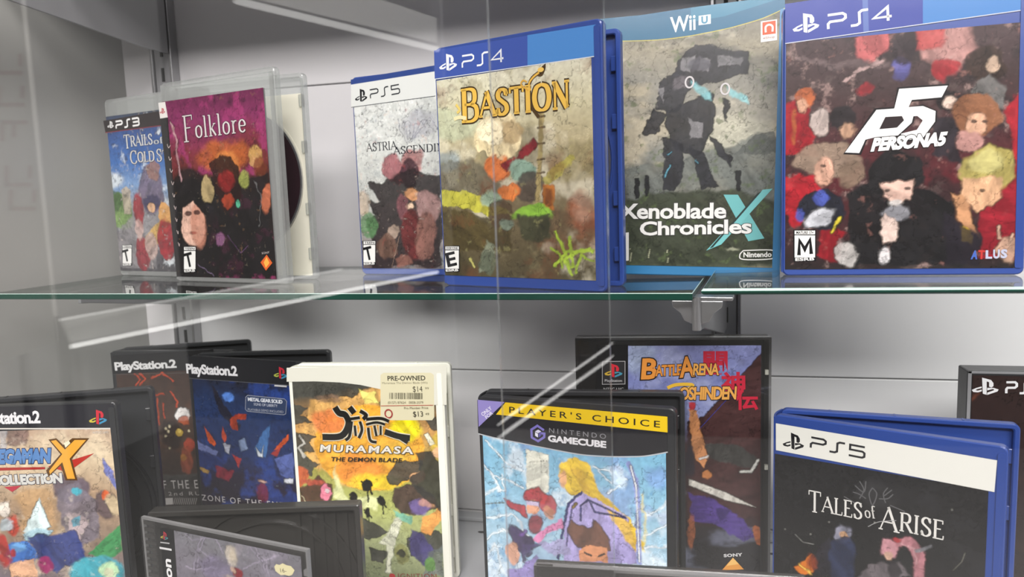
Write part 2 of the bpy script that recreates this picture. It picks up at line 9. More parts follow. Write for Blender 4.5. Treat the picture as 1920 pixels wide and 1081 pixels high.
{'name':'game_case','label':'cyan game case with a grey stormy sky cover between two blue cases','cat':'game case','kind':'cyan','shape':'closed','X':-0.0762,'Y':0.5664,'z':-0.05773,'yaw':0.0977,'W':0.135,'H':0.19,'T':0.007,'lean':0.0698,'roll':0.0227,'group':'game cases standing on the glass shelf','rect':[1.2,7,131,185],'art':[['g',[[0,'#6c6a62'],[0.12,'#97907c'],[0.25,'#8c8a80'],[0.4,'#a6a294'],[0.55,'#84857e'],[0.66,'#62645c'],[0.75,'#4a4d42'],[1,'#4c5442']],0.12],['n',30,0.8,0.5,'#bdb39a',1.8],['n',18,0.7,0.55,'#5c5c58',2.2],['n',10,0.4,0.62,'#d6d0ba',2],['e',94.5,102.8,28.5,12,0,'#d0cdb6',20,0.6,14],['p',[(24.2,76.9),(39.8,82.6),(52,80.3),(71.7,87.8),(96.7,91),(120.8,101.8),(132.9,93.6),(134.1,55.2),(24.6,56.3)],'#6e736e',6,0.8,12],['p',[(98.7,87),(113.5,98.2),(128.1,103.4),(133,89.8),(117.5,86.4)],'#5c605c',3,0.8,10],['p',[(24.6,56.3),(52.4,60.1),(76.2,61.8),(107,61.4),(134.2,51.4),(135.4,8.7),(25.6,6.6)],'#3c4234',8,0.95,10],['n',5,0.55,0.6,'#5a6a42',1],['n',4,0.5,0.7,'#20231e',1],['p',[(60.2,155.8),(73.7,166.5),(89.1,163.4),(109,158.1),(110.4,142.7),(95.4,141.7),(86,138.4),(70.5,137.3),(58.6,140)],'#2c2d32',2.5,0.95,9],['p',[(48.7,140.6),(64.3,151.5),(70.5,135.4),(63,119.9),(47.1,120.7)],'#2c2d32',2.5,0.95,9],['p',[(53.1,120.4),(86.1,132.5),(86.8,103.1),(77.6,87.6),(61.7,92.1),(54.5,104.4)],'#2c2d32',2.5,0.95,9],['p',[(45.1,120.8),(54.2,116.4),(45.4,102.7),(37.3,105)],'#2c2d32',2.5,0.95,9],['p',[(51.5,100.5),(65.6,96),(66.9,79.9),(60.4,62),(53.4,62.1),(51,80.3)],'#2c2d32',2.5,0.95,9],['p',[(71.5,95.8),(81.4,87.5),(91.7,63.6),(82.1,61.7),(73.9,77.8)],'#2c2d32',2.5,0.95,9],['p',[(85,101.2),(100.7,85),(99.9,79.1),(89.2,87.3)],'#2c2d32',2.5,0.95,9],['p',[(93.9,128.2),(97.7,126),(96.2,110.5),(93.7,118.4)],'#2c2d32',2.5,0.95,9],['n',3,0,0.6,'#000000',1],['p',[(64.1,157.5),(73.9,158.7),(70.3,147.2),(62.4,149.7)],'#8c8a8c',3,0.7,6],['p',[(89.3,157.6),(106.3,154.4),(104.6,148.8),(89.5,149.8)],'#8c8a8c',3,0.7,6],['p',[(75.9,156.6),(83.6,155.1),(82.9,146.4),(76.1,147.8)],'#8c8a8c',3,0.7,6],['p',[(46.8,134.8),(52.7,138.4),(51,126.5)],'#8c8a8c',3,0.7,6],['p',[(69.1,113.7),(80.9,111.2),(79.2,99.4),(71.4,99.7)],'#8c8a8c',3,0.7,6],['e',76,151.7,8,4.8,0,'#5c5a62',5,0.8,6],['e',62.6,139.8,6,4.8,0,'#6a6468',4,0.8,6],['p',[(70.4,141.3),(84.2,132.6),(85.3,125.7),(80.5,126.9),(70.5,137.3)],'#8cc8cc',5,0.8,3],['p',[(95.6,135.5),(109.9,127.3),(111.3,121.8),(97.6,128.9)],'#8cc8cc',5,0.8,3],['s',[(53.2,72.2),(57,80.2)],1.4,'#6cb0c4',2,0.8,2],['s',[(54.8,88.3),(57.8,90.2)],1,'#6cb0c4',2,0.8,2],['s',[(75.3,83.7),(76.9,81.7)],1,'#6cb0c4',2,0.8,2],['p',[(31.6,71.4),(34.5,71.4),(35,64.4),(34.6,56.2),(32.1,56.2),(31.1,64.5)],'#1f2022',2,0.95,4],['p',[(38.9,73.3),(41.8,73.3),(42.4,66.3),(41.9,58.2),(39.5,58.2),(38.5,66.4)],'#1f2022',2,0.95,4],['p',[(103.8,75.9),(106.4,75.8),(107,69.2),(106.6,61.4),(104.3,61.4),(103.4,69.3)],'#1f2022',2,0.95,4],['e',28.7,19.1,0.8,0.6,0,'#c8cca8',2,0.8,0],['e',42.7,12.9,0.8,0.6,0,'#c8cca8',2,0.8,0],['e',56.2,17,0.8,0.6,0,'#c8cca8',2,0.8,0],['e',29.1,10.2,0.8,0.6,0,'#c8cca8',2,0.8,0],['e',42.8,14.4,0.8,0.6,0,'#c8cca8',2,0.8,0],['e',56.4,18.4,0.8,0.6,0,'#c8cca8',2,0.8,0],['e',29.3,11.7,0.8,0.6,0,'#c8cca8',2,0.8,0],['e',43,15.8,0.8,0.6,0,'#c8cca8',2,0.8,0],['e',56.8,9.7,0.8,0.6,0,'#c8cca8',2,0.8,0],['e',29.4,13.1,0.8,0.6,0,'#c8cca8',2,0.8,0],['e',43.2,17.2,0.8,0.6,0,'#c8cca8',2,0.8,0],['e',56.9,11.1,0.8,0.6,0,'#c8cca8',2,0.8,0],['e',29.6,14.6,0.8,0.6,0,'#c8cca8',2,0.8,0],['e',43.4,18.7,0.8,0.6,0,'#c8cca8',2,0.8,0],['e',57.1,12.5,0.8,0.6,0,'#c8cca8',2,0.8,0],['e',29.8,16,0.8,0.6,0,'#c8cca8',2,0.8,0],['e',102.4,20,3.8,1.2,0,'#b8bca0',4,0.6,4]],'dec':[['P','header_band',[(-3.9,190.5),(33.5,190.6),(69.2,192.7),(118.1,194.6),(132.6,196.7),(132.9,186.4),(118.5,181.1),(96.4,176.3),(69.6,173.1),(46,172.1),(21.5,173.2),(-3.6,175.4)],'#2c6686'],['P','header_band',[(69.2,192.7),(118.1,194.6),(132.6,196.7),(132.6,193.9),(92.4,184.4),(69.4,182.5)],'#3c7c98'],['S','header_band',[(-3.6,175),(21.5,172.8),(46,171.7),(69.7,172.7),(96.4,176),(118.5,180.7),(132.9,186.4)],0.46,'#c8c060',1],['T','console_logo','Wii',55,176.3,18.02,10.81,0.0444,'#dfe6e8',{'b':0.02}],['P','console_logo',[(74.8,186.3),(83.2,186.7),(83.4,180.1),(74.9,179.7)],'#dfe6e8'],['T','console_logo','U',76.8,180.7,4.6,5,0.0435,'#4a88a4',{'b':0.05}],['P','publisher_mark',[(117.3,178.7),(128,179.3),(128.4,165),(117.7,164.3)],'#e0dcd8'],['P','publisher_mark',[(118.4,177.9),(127.1,178.5),(127.4,169.6),(118.7,169.2)],'#c8542c'],['S','publisher_mark',[(120.8,170.9),(120.7,174.7),(122.9,176),(125.1,174.7),(125.2,171.1)],1.33,'#e8dcd4',1],['T','publisher_mark','eShop',119.3,166.4,7.61,1.52,0.0526,'#8a5040',{}],['E','cover_print',69.5,139.8,2.85,3.8,'#c8c4c4',1.2],['E','cover_print',94.5,133.6,2.85,3.8,'#c8c4c4',1.2],['P','title_lettering',[(95.3,58.8),(105.2,58.6),(124,27.7),(113.2,25.6)],'#6fb4b4'],['P','title_lettering',[(121.9,61.9),(128.5,62.6),(94.7,23.1),(84.3,18.6)],'#74bcbc'],['P','title_lettering',[(118.3,59.3),(121.2,60.8),(88.9,21),(86.6,20.2)],'#2c3a38'],['T','title_lettering','Xenoblade',19.5,41.9,78.1,10.93,0.0038,'#e2e2de',{'b':0.025,'out':'#4a4a48','ow':0.05,'sp':0.95}],['T','title_lettering','Chronicles',35.9,29.5,79.43,10.01,0.0252,'#e2e2de',{'b':0.025,'out':'#4a4a48','ow':0.05,'sp':0.95}],['S','publisher_mark',[(110,18.9),(128.7,19.5),(131.2,16.6),(128.9,13.3),(110.2,12.6),(107.7,15.7),(110,18.9)],0.8,'#dcdcd6',1],['T','publisher_mark','Nintendo',110.2,14.2,19.01,3.6,0.0316,'#e4e4de',{'b':0.03}],['P','rating_label',[(23.2,31.1),(27.6,31.5),(28,10.4),(23.6,9.9)],'#d8d8d4']]},  # lighter corner of the header band is a highlight put into its colour
{'name':'game_case','label':'blue game case on the right with a red and black cover','cat':'game case','kind':'blue','shape':'closed','X':0.0555,'Y':0.5115,'z':-0.05473,'yaw':0.0454,'W':0.1365,'H':0.1715,'T':0.0065,'lean':0.0559,'roll':0,'group':'game cases standing on the glass shelf','rect':[1.5,4,131.5,148.6],'art':[['g',[[0,'#4a3a3c'],[0.2,'#453636'],[0.4,'#4a2e30'],[0.6,'#5c2228'],[0.8,'#3c2426'],[1,'#242222']],0.2],['n',20,0.7,0.5,'#2c2728',1],['n',9,0.4,0.62,'#6a5c58',1],['p',[(76.7,149.2),(103.5,151.5),(109.6,134.7),(98.1,122.6),(80,130.7)],'#b88a84',10,0.9,14],['n',7,0.4,0.62,'#c8a8a0',1],['p',[(42.7,149.1),(58.3,152.6),(61.5,139),(49.2,131.6),(41.2,139.1)],'#c86868',6,0.8,12],['p',[(73.6,151.2),(91.6,152.7),(93.4,136.2),(76.8,139.3)],'#b84848',6,0.8,12],['e',92.1,124.8,7.5,6.8,0,'#a82c34',6,0.9,12],['p',[(0.8,109.5),(14,110.3),(20.8,76.9),(0.9,77.9)],'#a01c28',5,0.9,9],['p',[(1,63.7),(20.9,62.9),(27.6,38.1),(7.8,29.8),(1.1,42.4)],'#ac1e2a',5,0.9,10],['p',[(24.4,34.7),(37.5,27.4),(34.4,8.1),(21.3,11.8)],'#9c1c28',5,0.8,9],['p',[(114.2,49.1),(135.4,71.2),(136.8,7.1),(111.9,10.7)],'#9c2230',5,0.9,10],['p',[(124.7,101.1),(134.6,108.5),(135.5,64.7),(128.2,71.5)],'#a82430',5,0.9,9],['e',67.8,127.6,5.4,6.8,0,'#5c5c9c',6,0.8,9],['e',68.5,138.4,7.5,8.5,0,'#32282c',6,0.9,10],['s',[(8.9,140.2),(28.5,131.6),(58.5,130.8)],4.1,'#6a5a5a',6,0.7,9],['s',[(36.6,122.4),(46,128.5),(58.5,131.7)],2.7,'#b89c98',4,0.8,9],['e',47.7,116.5,4.5,3.2,0,'#a02c34',5,0.8,8],['e',14,113.8,5.5,6.5,0,'#b8643c',4,0.95,9],['e',11.6,107.9,3.1,4.7,0,'#d4a488',4,0.95,5],['s',[(7.4,105.6),(5.9,84.6)],2.4,'#a85c34',4,0.8,6],['e',22.3,97.7,4.8,8.5,0,'#c8b8b0',5,0.9,9],['e',35.2,98.6,8,6.8,0,'#2a2628',4,0.95,9],['e',37.7,91.5,4.8,5.1,0,'#c49c80',5,0.9,6],['e',27.4,71.3,20.4,10.2,0,'#8c7868',5,0.95,18],['e',25,66.2,5.8,8.7,0,'#d8a890',5,0.95,5],['e',40.3,63.8,8,8.5,0,'#7c6858',5,0.9,14],['e',23.5,42.6,13.6,12.8,0,'#22242e',4,1,10],['e',22.7,36.5,9.6,6.1,0.35,'#c8cad0',5,0.95,8],['e',22.6,49.7,4.2,4.7,0,'#4a58a8',4,0.9,6],['e',10.3,38.6,2.2,4.3,0,'#4a58a8',4,0.9,4],['p',[(38.8,51.7),(56.2,61.4),(81.1,53.6),(99.4,46.2),(106.1,5.7),(39.3,6.3)],'#1e1e20',5,0.97,9],['e',66.4,64.4,15.8,12.7,0,'#1f1e20',4,1,16],['p',[(57.1,58),(76.5,58.9),(73.6,47.1),(65.1,43.1),(59.5,49.3)],'#dcb8a8',4,1,5],['e',65.8,44.8,3.9,2.2,0,'#d8d4d0',4,0.9,3],['e',66.7,38.8,8,4.4,0,'#8c8c92',5,0.8,9],['p',[(56.6,33.9),(61.2,38.9),(67.6,31.9),(66.1,21.6),(59.9,20)],'#dcc4b8',4,0.95,6],['e',60,12.2,3.5,5.4,0,'#e0dcdc',4,0.95,4],['e',114.1,126.2,9,8.8,0,'#3c2e28',5,0.95,14],['e',117.8,125.1,3.4,5.1,0,'#d4b8a0',4,0.95,4],['p',[(107.1,113.7),(115.7,119.6),(124.6,109.2),(123.3,99.5),(105.8,102.4)],'#6c6a68',5,0.95,8],['e',94.7,105.6,6.3,6.4,0,'#262224',4,0.95,8],['e',94.7,104.8,3.6,4.4,0,'#e0c8b8',4,0.95,4],['p',[(86.6,97),(100.1,94.5),(102,66.2),(86.9,73.6)],'#2e2a30',5,0.95,8],['e',110.4,95.5,12.9,11.9,0,'#8a5c40',5,0.95,18],['e',109.7,90.6,5.6,6.7,0,'#dcae90',5,0.97,5],['e',105.5,80.9,7.5,6.8,0,'#c09088',5,0.95,9],['e',116.8,63.9,15.4,13.6,0,'#a89c58',5,0.97,18],['e',115.2,68.9,10.5,6.4,0,'#c4bc7c',7,0.8,14],['p',[(102.2,59.5),(122.7,58.7),(124.5,45.4),(111.4,37.5),(102.4,46.1)],'#dcae88',5,0.97,6],['p',[(96.3,49.7),(103.8,49.4),(111.7,22.5),(99.6,32.8)],'#c8946c',5,0.95,6],['e',126.5,15.5,6.2,8.5,0,'#c8a48c',5,0.9,9],['s',[(123.2,22.3),(122.6,28.9)],2,'#d0ac94',3,0.9,2],['s',[(128.2,17.2),(130,23.8)],1.9,'#d0ac94',3,0.9,2],['p',[(102.7,29.4),(108.7,25.9),(108.9,17.5),(103.6,20.9)],'#c8a830',4,0.9,8],['p',[(93.5,39.7),(114.7,22.4),(112,5.7),(94.1,5.8)],'#26222a',5,0.9,8],['e',38.4,14.2,6.4,9,0,'#b8b4b0',5,0.9,9],['s',[(29.3,27.5),(34.1,36.2)],2,'#c8b838',3,0.9,3],['e',108.2,92.3,1.4,0.7,0,'#3a2c28',2,0.8,1],['e',114.1,92,1.5,0.7,0,'#3a2c28',2,0.8,1],['e',61.1,52.7,1.5,0.7,0,'#3a2c28',2,0.8,1],['e',72.7,53.6,1.6,0.7,0,'#3a2c28',2,0.8,1],['e',113.4,50.8,1.4,0.7,0,'#3a2c28',2,0.8,1],['e',24.1,69.7,1.6,0.7,0,'#3a2c28',2,0.8,1],['n',5,0.35,0.68,'#1c1a1c',1],['n',6,0.3,0.7,'#c88c80',1]],'dec':[['P','cover_print',[(0.8,172.8),(133,180),(133.5,155.6),(0.9,148.1)],'#3e4a98'],['P','cover_print',[(79.3,176.9),(133,180),(133.5,155.6),(79.7,152.6)],'#4a80be'],['P','cover_print',[(45.6,175.7),(48.7,175.8),(49.7,150.9),(46.6,150.7)],'#5e72ae'],['S','cover_print',[(0.9,148.1),(133.5,155.6)],0.51,'#c8ccd8',0],['P','console_logo',[(11.2,159.4),(8,158.1),(5.3,156.5),(6.2,155.1),(9,155),(11.2,155.9),(11.2,157.2),(9,156.2),(7.5,156.4),(8.3,157.2),(11.2,158.3)],'#e4e6ea'],['P','console_logo',[(14.4,158.6),(18.3,159),(21.1,157.9),(20.5,156.5),(14.5,153.5),(14.4,155.2),(18.3,157.2),(18.6,157.7),(17.6,158),(14.4,156.8)],'#e4e6ea'],['P','console_logo',[(11.4,165.9),(14.1,165.2),(14.1,153.6),(11.9,154.2)],'#e4e6ea'],['P','console_logo',[(14.1,165.2),(16.6,164.6),(18,162.5),(18.1,160.2),(17,159.1),(15.5,159.6),(15.5,162.9),(14.1,163.4)],'#e4e6ea'],['L','console_logo','PS4',26.4,154.7,36.15,8.5,0.0526,'#e4e6ea',1.53],['P','title_lettering',[(66.2,115.8),(94.6,115.7),(91.5,107),(74.3,106.5),(72.5,103.3),(80.4,104.4),(88.3,99.9),(88.1,93.6),(80.7,83),(67.8,82),(68.7,87.4),(77.3,89.2),(80.5,94.7),(77.4,97.6),(68.9,97.5),(63.6,99.5)],'#1e1a1c'],['P','title_lettering',[(53.6,103.9),(71.2,104),(76.8,100.6),(75.4,93.7),(66.9,85.4),(54.4,86.1),(49.4,84.7),(46,75.6),(35.7,76.5)],'#1e1a1c'],['P','title_lettering',[(67.1,114.7),(93.8,114.7),(90.6,108),(74.3,107.5),(72.5,103.3),(80.4,103.4),(87.4,99.9),(87.2,93.6),(80.7,84),(67.8,83),(68.7,87.4),(77.3,89.2),(80.5,94.7),(77.4,97.6),(68.9,97.5),(63.6,98.5)],'#eeeeec'],['P','title_lettering',[(54.5,102.8),(71.2,103),(75.9,100.7),(74.4,93.7),(66.8,86.4),(54.4,86.1),(48.4,84.8),(45,76.7),(36.7,77.5)],'#eeeeec'],['P','title_lettering',[(59.6,98.1),(68.9,98.1),(70.1,95.4),(66.2,91.2),(56.2,90.8)],'#2c2224'],['T','title_lettering','PERSONA5',51.3,77.8,43.33,7.82,0.0392,'#eeeeec',{'b':0.06,'out':'#1e1a1c','ow':0.07,'sh':0.35,'sp':0.95}],['P','rating_label',[(6.5,29.5),(20.1,29.6),(20.3,9.4),(6.6,9.1)],'#16161a'],['P','rating_label',[(7.2,29),(19.5,28.8),(19.5,26.3),(7.2,26.6)],'#e8e8e4'],['T','rating_label','MATURE 17+',8.2,26.9,10.3,1.74,-0.0194,'#16161a',{'b':0.02}],['P','rating_label',[(7.2,26),(19.5,25.7),(19.6,11.6),(7.3,11.7)],'#ecece8'],['S','rating_label',[(9.9,13.1),(10.2,22.5),(13.4,16.7),(16.5,23),(17.3,13.8)],2.21,'#101014',0],['T','rating_label','ESRB',7.7,9.5,11.5,1.85,0.0261,'#e8e8e4',{'b':0.03}],['T','publisher_mark','A',107.8,9.8,3.6,5.1,-0.0278,'#4a68b8',{'b':0.05,'sh':0.15}],['T','publisher_mark','T',111.8,9.9,3.6,5.1,-0.0278,'#c03c38',{'b':0.05,'sh':0}],['T','publisher_mark','L',115.8,10,3.5,4.8,0,'#b8bcd0',{'b':0.05,'sh':0}],['T','publisher_mark','U',119.8,10.1,3.5,5.1,0,'#b8bcd0',{'b':0.05,'sh':0}],['T','publisher_mark','S',123.7,10.3,3.5,5.1,-0.0286,'#b8bcd0',{'b':0.05,'sh':0}]]},
{'name':'game_case','label':'black open game case at the lower left edge, its cover sand and blue','cat':'game case','kind':'black','shape':'open','X':-0.529,'Y':0.4065,'z':-0.32323,'yaw':-0.2443,'W':0.13,'H':0.19,'T':0.007,'lean':0,'roll':0,'gain':1.12,'group':'game cases standing on the base deck','back':[-0.5265,0.4245,-0.4363,0.132],'rect':[4,4,125.5,171.5],'art':[['g',[[0,'#b8a088'],[0.12,'#d6c2a2'],[0.3,'#a88e72'],[0.5,'#8a7868'],[0.7,'#6c6470'],[1,'#58667c']],0.14],['n',24,0.5,0.55,'#e4d4b4',1],['p',[(50.4,172.9),(66.6,172.3),(63.7,160.6),(49.1,161.2)],'#6c5450',6,0.8,5],['p',[(45.5,173.1),(50.4,172.9),(48.7,157.8),(43.8,158)],'#a0a4ac',5,0.7,4],['p',[(53.6,128.7),(78,126),(77.7,91.5),(52.9,92.4)],'#b89468',12,0.7,12],['e',91.3,127.3,13.6,10.3,0,'#5c5260',6,0.9,16],['p',[(81.5,127.6),(95.1,132.3),(108.5,118),(109.1,90.3),(90,82.3),(83.4,98.2)],'#77707a',5,0.9,12],['p',[(86.1,108.5),(96.1,109.9),(101.5,97.5),(93.7,85.6),(86.3,94.6)],'#b8a8a8',5,0.85,9],['e',96,124.5,3.8,2.7,0,'#48a8b8',3,0.9,4],['p',[(88.8,103.2),(95.8,106.4),(95.9,99.5),(90,98)],'#5c9cae',3,0.9,4],['p',[(116.5,148.5),(123.7,138.1),(125.7,124.3),(118.4,134.8)],'#6a74b4',3,0.95,5],['e',116.4,114.3,8.5,10.9,0,'#5a4c50',5,0.9,9],['e',116.3,121.2,2.9,3.6,0,'#d8602c',3,0.9,4],['e',121.4,114.1,5.1,8.6,0.35,'#c8b490',4,0.9,5],['p',[(68.5,121.6),(74.3,98.6),(61.1,92.1),(54.1,95.8)],'#d8ecec',4,0.97,4],['p',[(53.1,94.1),(63.5,99),(76.4,95),(65.5,86.7),(54.1,88.9)],'#a8ccd8',4,0.9,5],['p',[(56.2,92.3),(91.3,94.4),(97.6,75),(74.7,63.5),(61.1,76.4)],'#35427a',5,0.97,9],['p',[(99.4,76.7),(124.8,98.4),(124.7,79.2),(112.2,70.9)],'#3f8c54',4,0.97,6],['e',104.7,62.4,20.4,12.7,0,'#4aa0ae',6,1,5],['e',113.2,63.9,7.5,6.2,0,'#b8d8a8',5,0.9,4],['e',113,62.1,3.8,4,0,'#e4e6c0',5,0.9,3],['e',50.4,77.6,11.5,11.3,0,'#3c6cb4',4,1,6],['e',48.6,83.8,5.5,3.8,0,'#6aa0d4',5,0.9,4],['e',44.8,79.6,1.9,3.3,0,'#a82c30',3,0.95,2],['p',[(40.6,71.9),(59.2,74.7),(61,60.3),(41,61.1)],'#d8a884',4,0.97,4],['e',67,69.1,6.1,6.2,0,'#8c2c5c',5,0.95,7],['e',42,113.6,4.2,6.2,0,'#e0d8cc',4,0.9,6],['e',47.2,101.3,5.1,7.2,0,'#b83c2c',5,0.9,8],['e',41.5,101.5,5.4,5.4,0,'#a8b4b8',5,0.9,8],['e',37.6,82.5,5.1,12.7,0,'#a8302c',5,0.9,9],['n',5,0.3,0.68,'#e8dcc8',1],['n',6,0.3,0.68,'#3c3038',1]],'dec':[['P','header_band',[(21.4,189.4),(128.6,188.9),(126.9,171),(19.3,172.4)],'#24242a'],['P','header_band',[(19.6,174.7),(126.9,171),(126.8,170),(19.5,173.7)],'#d8d4cc'],['T','console_logo','PlayStation.2',27.8,177.4,47.51,8.9,-0.0147,'#e6e6e8',{'b':0.035,'sp':0.9}],['P','console_logo',[(115,179.1),(112.3,178.2),(109.9,176.9),(110.5,175.6),(112.8,175.4),(114.7,176.1),(114.8,177.2),(112.9,176.5),(111.7,176.7),(112.4,177.4),(114.9,178.2)],'#c8b83c'],['P','console_logo',[(117.5,178.3),(120.6,178.4),(122.9,177.3),(122.2,176.1),(117,173.8),(117.2,175.3),(120.5,176.8),(120.8,177.3),(120,177.6),(117.3,176.7)],'#3c8cb4'],['P','console_logo',[(115.7,184.8),(117.8,184),(116.8,173.9),(115,174.6)],'#c82838'],['P','console_logo',[(117.8,184),(119.8,183.3),(120.8,181.4),(120.6,179.5),(119.6,178.5),(118.5,179.1),(118.7,181.9),(117.6,182.5)],'#c82838'],['T','title_lettering','MEGAMAN',34.1,148.2,46.51,10.27,-0.0151,'#5c88c0',{'b':0.07,'out':'#1f2c5c','ow':0.07,'sh':0.2,'sp':0.88}],['T','title_lettering','COLLECTION',35.2,131.7,51.3,7.19,0.0039,'#d2d2cc',{'b':0.06,'out':'#3a3a4c','ow':0.07,'sp':0.88}],['P','title_lettering',[(77,144.2),(97.9,149.2),(111.2,152.8),(90.9,139.3)],'#b83024'],['P','title_lettering',[(79.6,164.1),(85.4,164.9),(89.8,159.7),(96.8,164.5),(108.9,164.1),(94.9,149.3),(97.2,133.1),(88.7,133.4),(86.2,144.5),(76.7,136.4),(75.5,141.2),(87.1,153)],'#5c3c14'],['P','title_lettering',[(81.3,163),(85,163.6),(90.7,156.3),(98.3,163.1),(106.5,162.8),(93.3,149.4),(95.7,134.3),(90.1,134.5),(87.8,147),(78,138.4),(77.6,140.8),(88.4,153)],'#e8a83a'],['P','title_lettering',[(90.3,161),(94,162.9),(95.1,160.9),(91.2,157.6)],'#e8e4c8'],['P','title_lettering',[(42.2,144.5),(75,143.9),(74.8,142.2),(42,142.4)],'#a82c28'],['P','title_lettering',[(43.9,130),(56.5,130.6),(49.4,126.1)],'#b83444'],['T','console_logo','NTSC U/C',112.1,167.3,11.1,1.53,0,'#d0ccc4',{}]]},
{'name':'game_case','label':'black open game case farthest back at the lower left, brown cover mostly hidden','cat':'game case','kind':'black','shape':'open','X':-0.5565,'Y':0.6045,'z':-0.32323,'yaw':-0.0942,'W':0.13,'H':0.19,'T':0.007,'lean':0,'roll':0,'group':'game cases standing on the base deck','back':[-0.556,0.6185,-0.4363,0.123],'rect':[4,4,125.5,173],'art':[['g',[[0,'#3c2c26'],[0.3,'#4a3a32'],[0.6,'#453832'],[1,'#4a4744']],0.12],['n',14,0.5,0.58,'#5c3c2c',1],['n',8,0.4,0.64,'#26201e',1],['s',[(24,167.5),(29.5,162.3),(24.6,156.7)],1.6,'#b8482c',3,0.85,5],['s',[(30,167.2),(35.2,162.9),(28.9,156.1)],1.7,'#b8482c',3,0.85,5],['s',[(41.9,164.2),(52.6,168.3),(64,161)],1.6,'#b8482c',3,0.85,5],['s',[(44.4,146.3),(53.2,147.7)],1.7,'#b8482c',3,0.85,5],['s',[(61.2,149.7),(67.1,139.9),(65.8,135)],1.7,'#b8482c',3,0.85,5],['s',[(45.9,143.1),(44.5,116.8)],1.6,'#b8482c',3,0.85,5],['s',[(51.4,138.2),(51.7,123.5)],1.6,'#b8482c',3,0.85,5],['e',71.1,126.9,8.2,7.4,0,'#e0dcd8',4,1,5],['e',71.5,122,6.1,4.8,0,'#a85434',4,0.9,7],['e',58.8,107.1,11.2,14.4,0,'#2c2422',8,0.8,9],['e',65.9,108.8,4.4,4.5,0,'#a88c3c',3,0.95,4],['e',66.1,110.5,2,2.1,0,'#cdb45c',3,0.9,2],['e',76.1,97.4,5.8,6.8,0,'#a84834',4,0.95,7],['e',71.1,80.8,6.5,13.7,0,'#a0543c',5,0.95,9],['e',67.9,83.8,3.2,3.4,0,'#b87c3c',3,0.95,3],['e',56.1,115,1.5,1.7,0,'#c8bc9c',2.5,0.9,2],['e',52.1,112.6,1.6,1.6,0,'#c8bc9c',2.5,0.9,2],['e',54.6,110,1.6,1.6,0,'#c8bc9c',2.5,0.9,2],['e',51,105,1.6,1.6,0,'#c8bc9c',2.5,0.9,2],['e',54,93,1.5,1.6,0,'#c8bc9c',2.5,0.9,2],['e',76.4,110.6,1.5,1.6,0,'#c8bc9c',2.5,0.9,2],['p',[(44.4,65.3),(86.3,67.8),(83.3,34.4),(43.1,33.3)],'#4c4a48',6,0.9,4]],'dec':[['P','header_band',[(2.3,185.7),(109.1,191.4),(107.4,172.3),(1.2,167.2)],'#1f1f21'],['S','header_band',[(1.2,166.8),(95.3,168.8)],0.32,'#5c5c5c',0],['T','console_logo','PlayStation.2',3.6,171.1,65.76,8.02,0.0426,'#dcdcdc',{'b':0.035,'sp':0.9}],['T','title_lettering','ZONE OF THE ENDERS',0.3,49.2,115.4,8.56,0.0416,'#d2ceca',{'sp':1.25}],['T','title_lettering','2nd RUNNER',48.5,44.3,63.44,3.77,0.0347,'#bcb8b4',{'sp':1.4}],['P','cover_print',[(44.7,41.5),(52.7,42),(52.4,35.3),(44.6,34.7)],'#c4c0bc'],['S','cover_print',[(53.1,35.3),(55.5,42.1)],0.68,'#a8a4a0',0],['S','cover_print',[(55.2,35.3),(57.6,42.1)],0.68,'#a8a4a0',0],['S','cover_print',[(57.3,35.4),(59.7,42.2)],0.68,'#a8a4a0',0],['S','cover_print',[(59.4,35.4),(61.8,42.2)],0.68,'#a8a4a0',0],['S','cover_print',[(61.5,35.5),(63.9,42.3)],0.68,'#a8a4a0',0],['S','cover_print',[(63.6,35.5),(66,42.3)],0.68,'#a8a4a0',0],['S','cover_print',[(65.7,35.6),(68.1,42.4)],0.64,'#a8a4a0',0],['S','cover_print',[(67.8,35.7),(70.2,42.4)],0.68,'#a8a4a0',0],['S','cover_print',[(69.9,35.7),(72.3,42.5)],0.68,'#a8a4a0',0],['S','cover_print',[(72,35.8),(74.4,42.5)],0.68,'#a8a4a0',0],['S','cover_print',[(74.1,35.8),(76.4,42.6)],0.68,'#a8a4a0',0],['S','cover_print',[(76.2,35.9),(78.5,42.7)],0.68,'#a8a4a0',0]]},
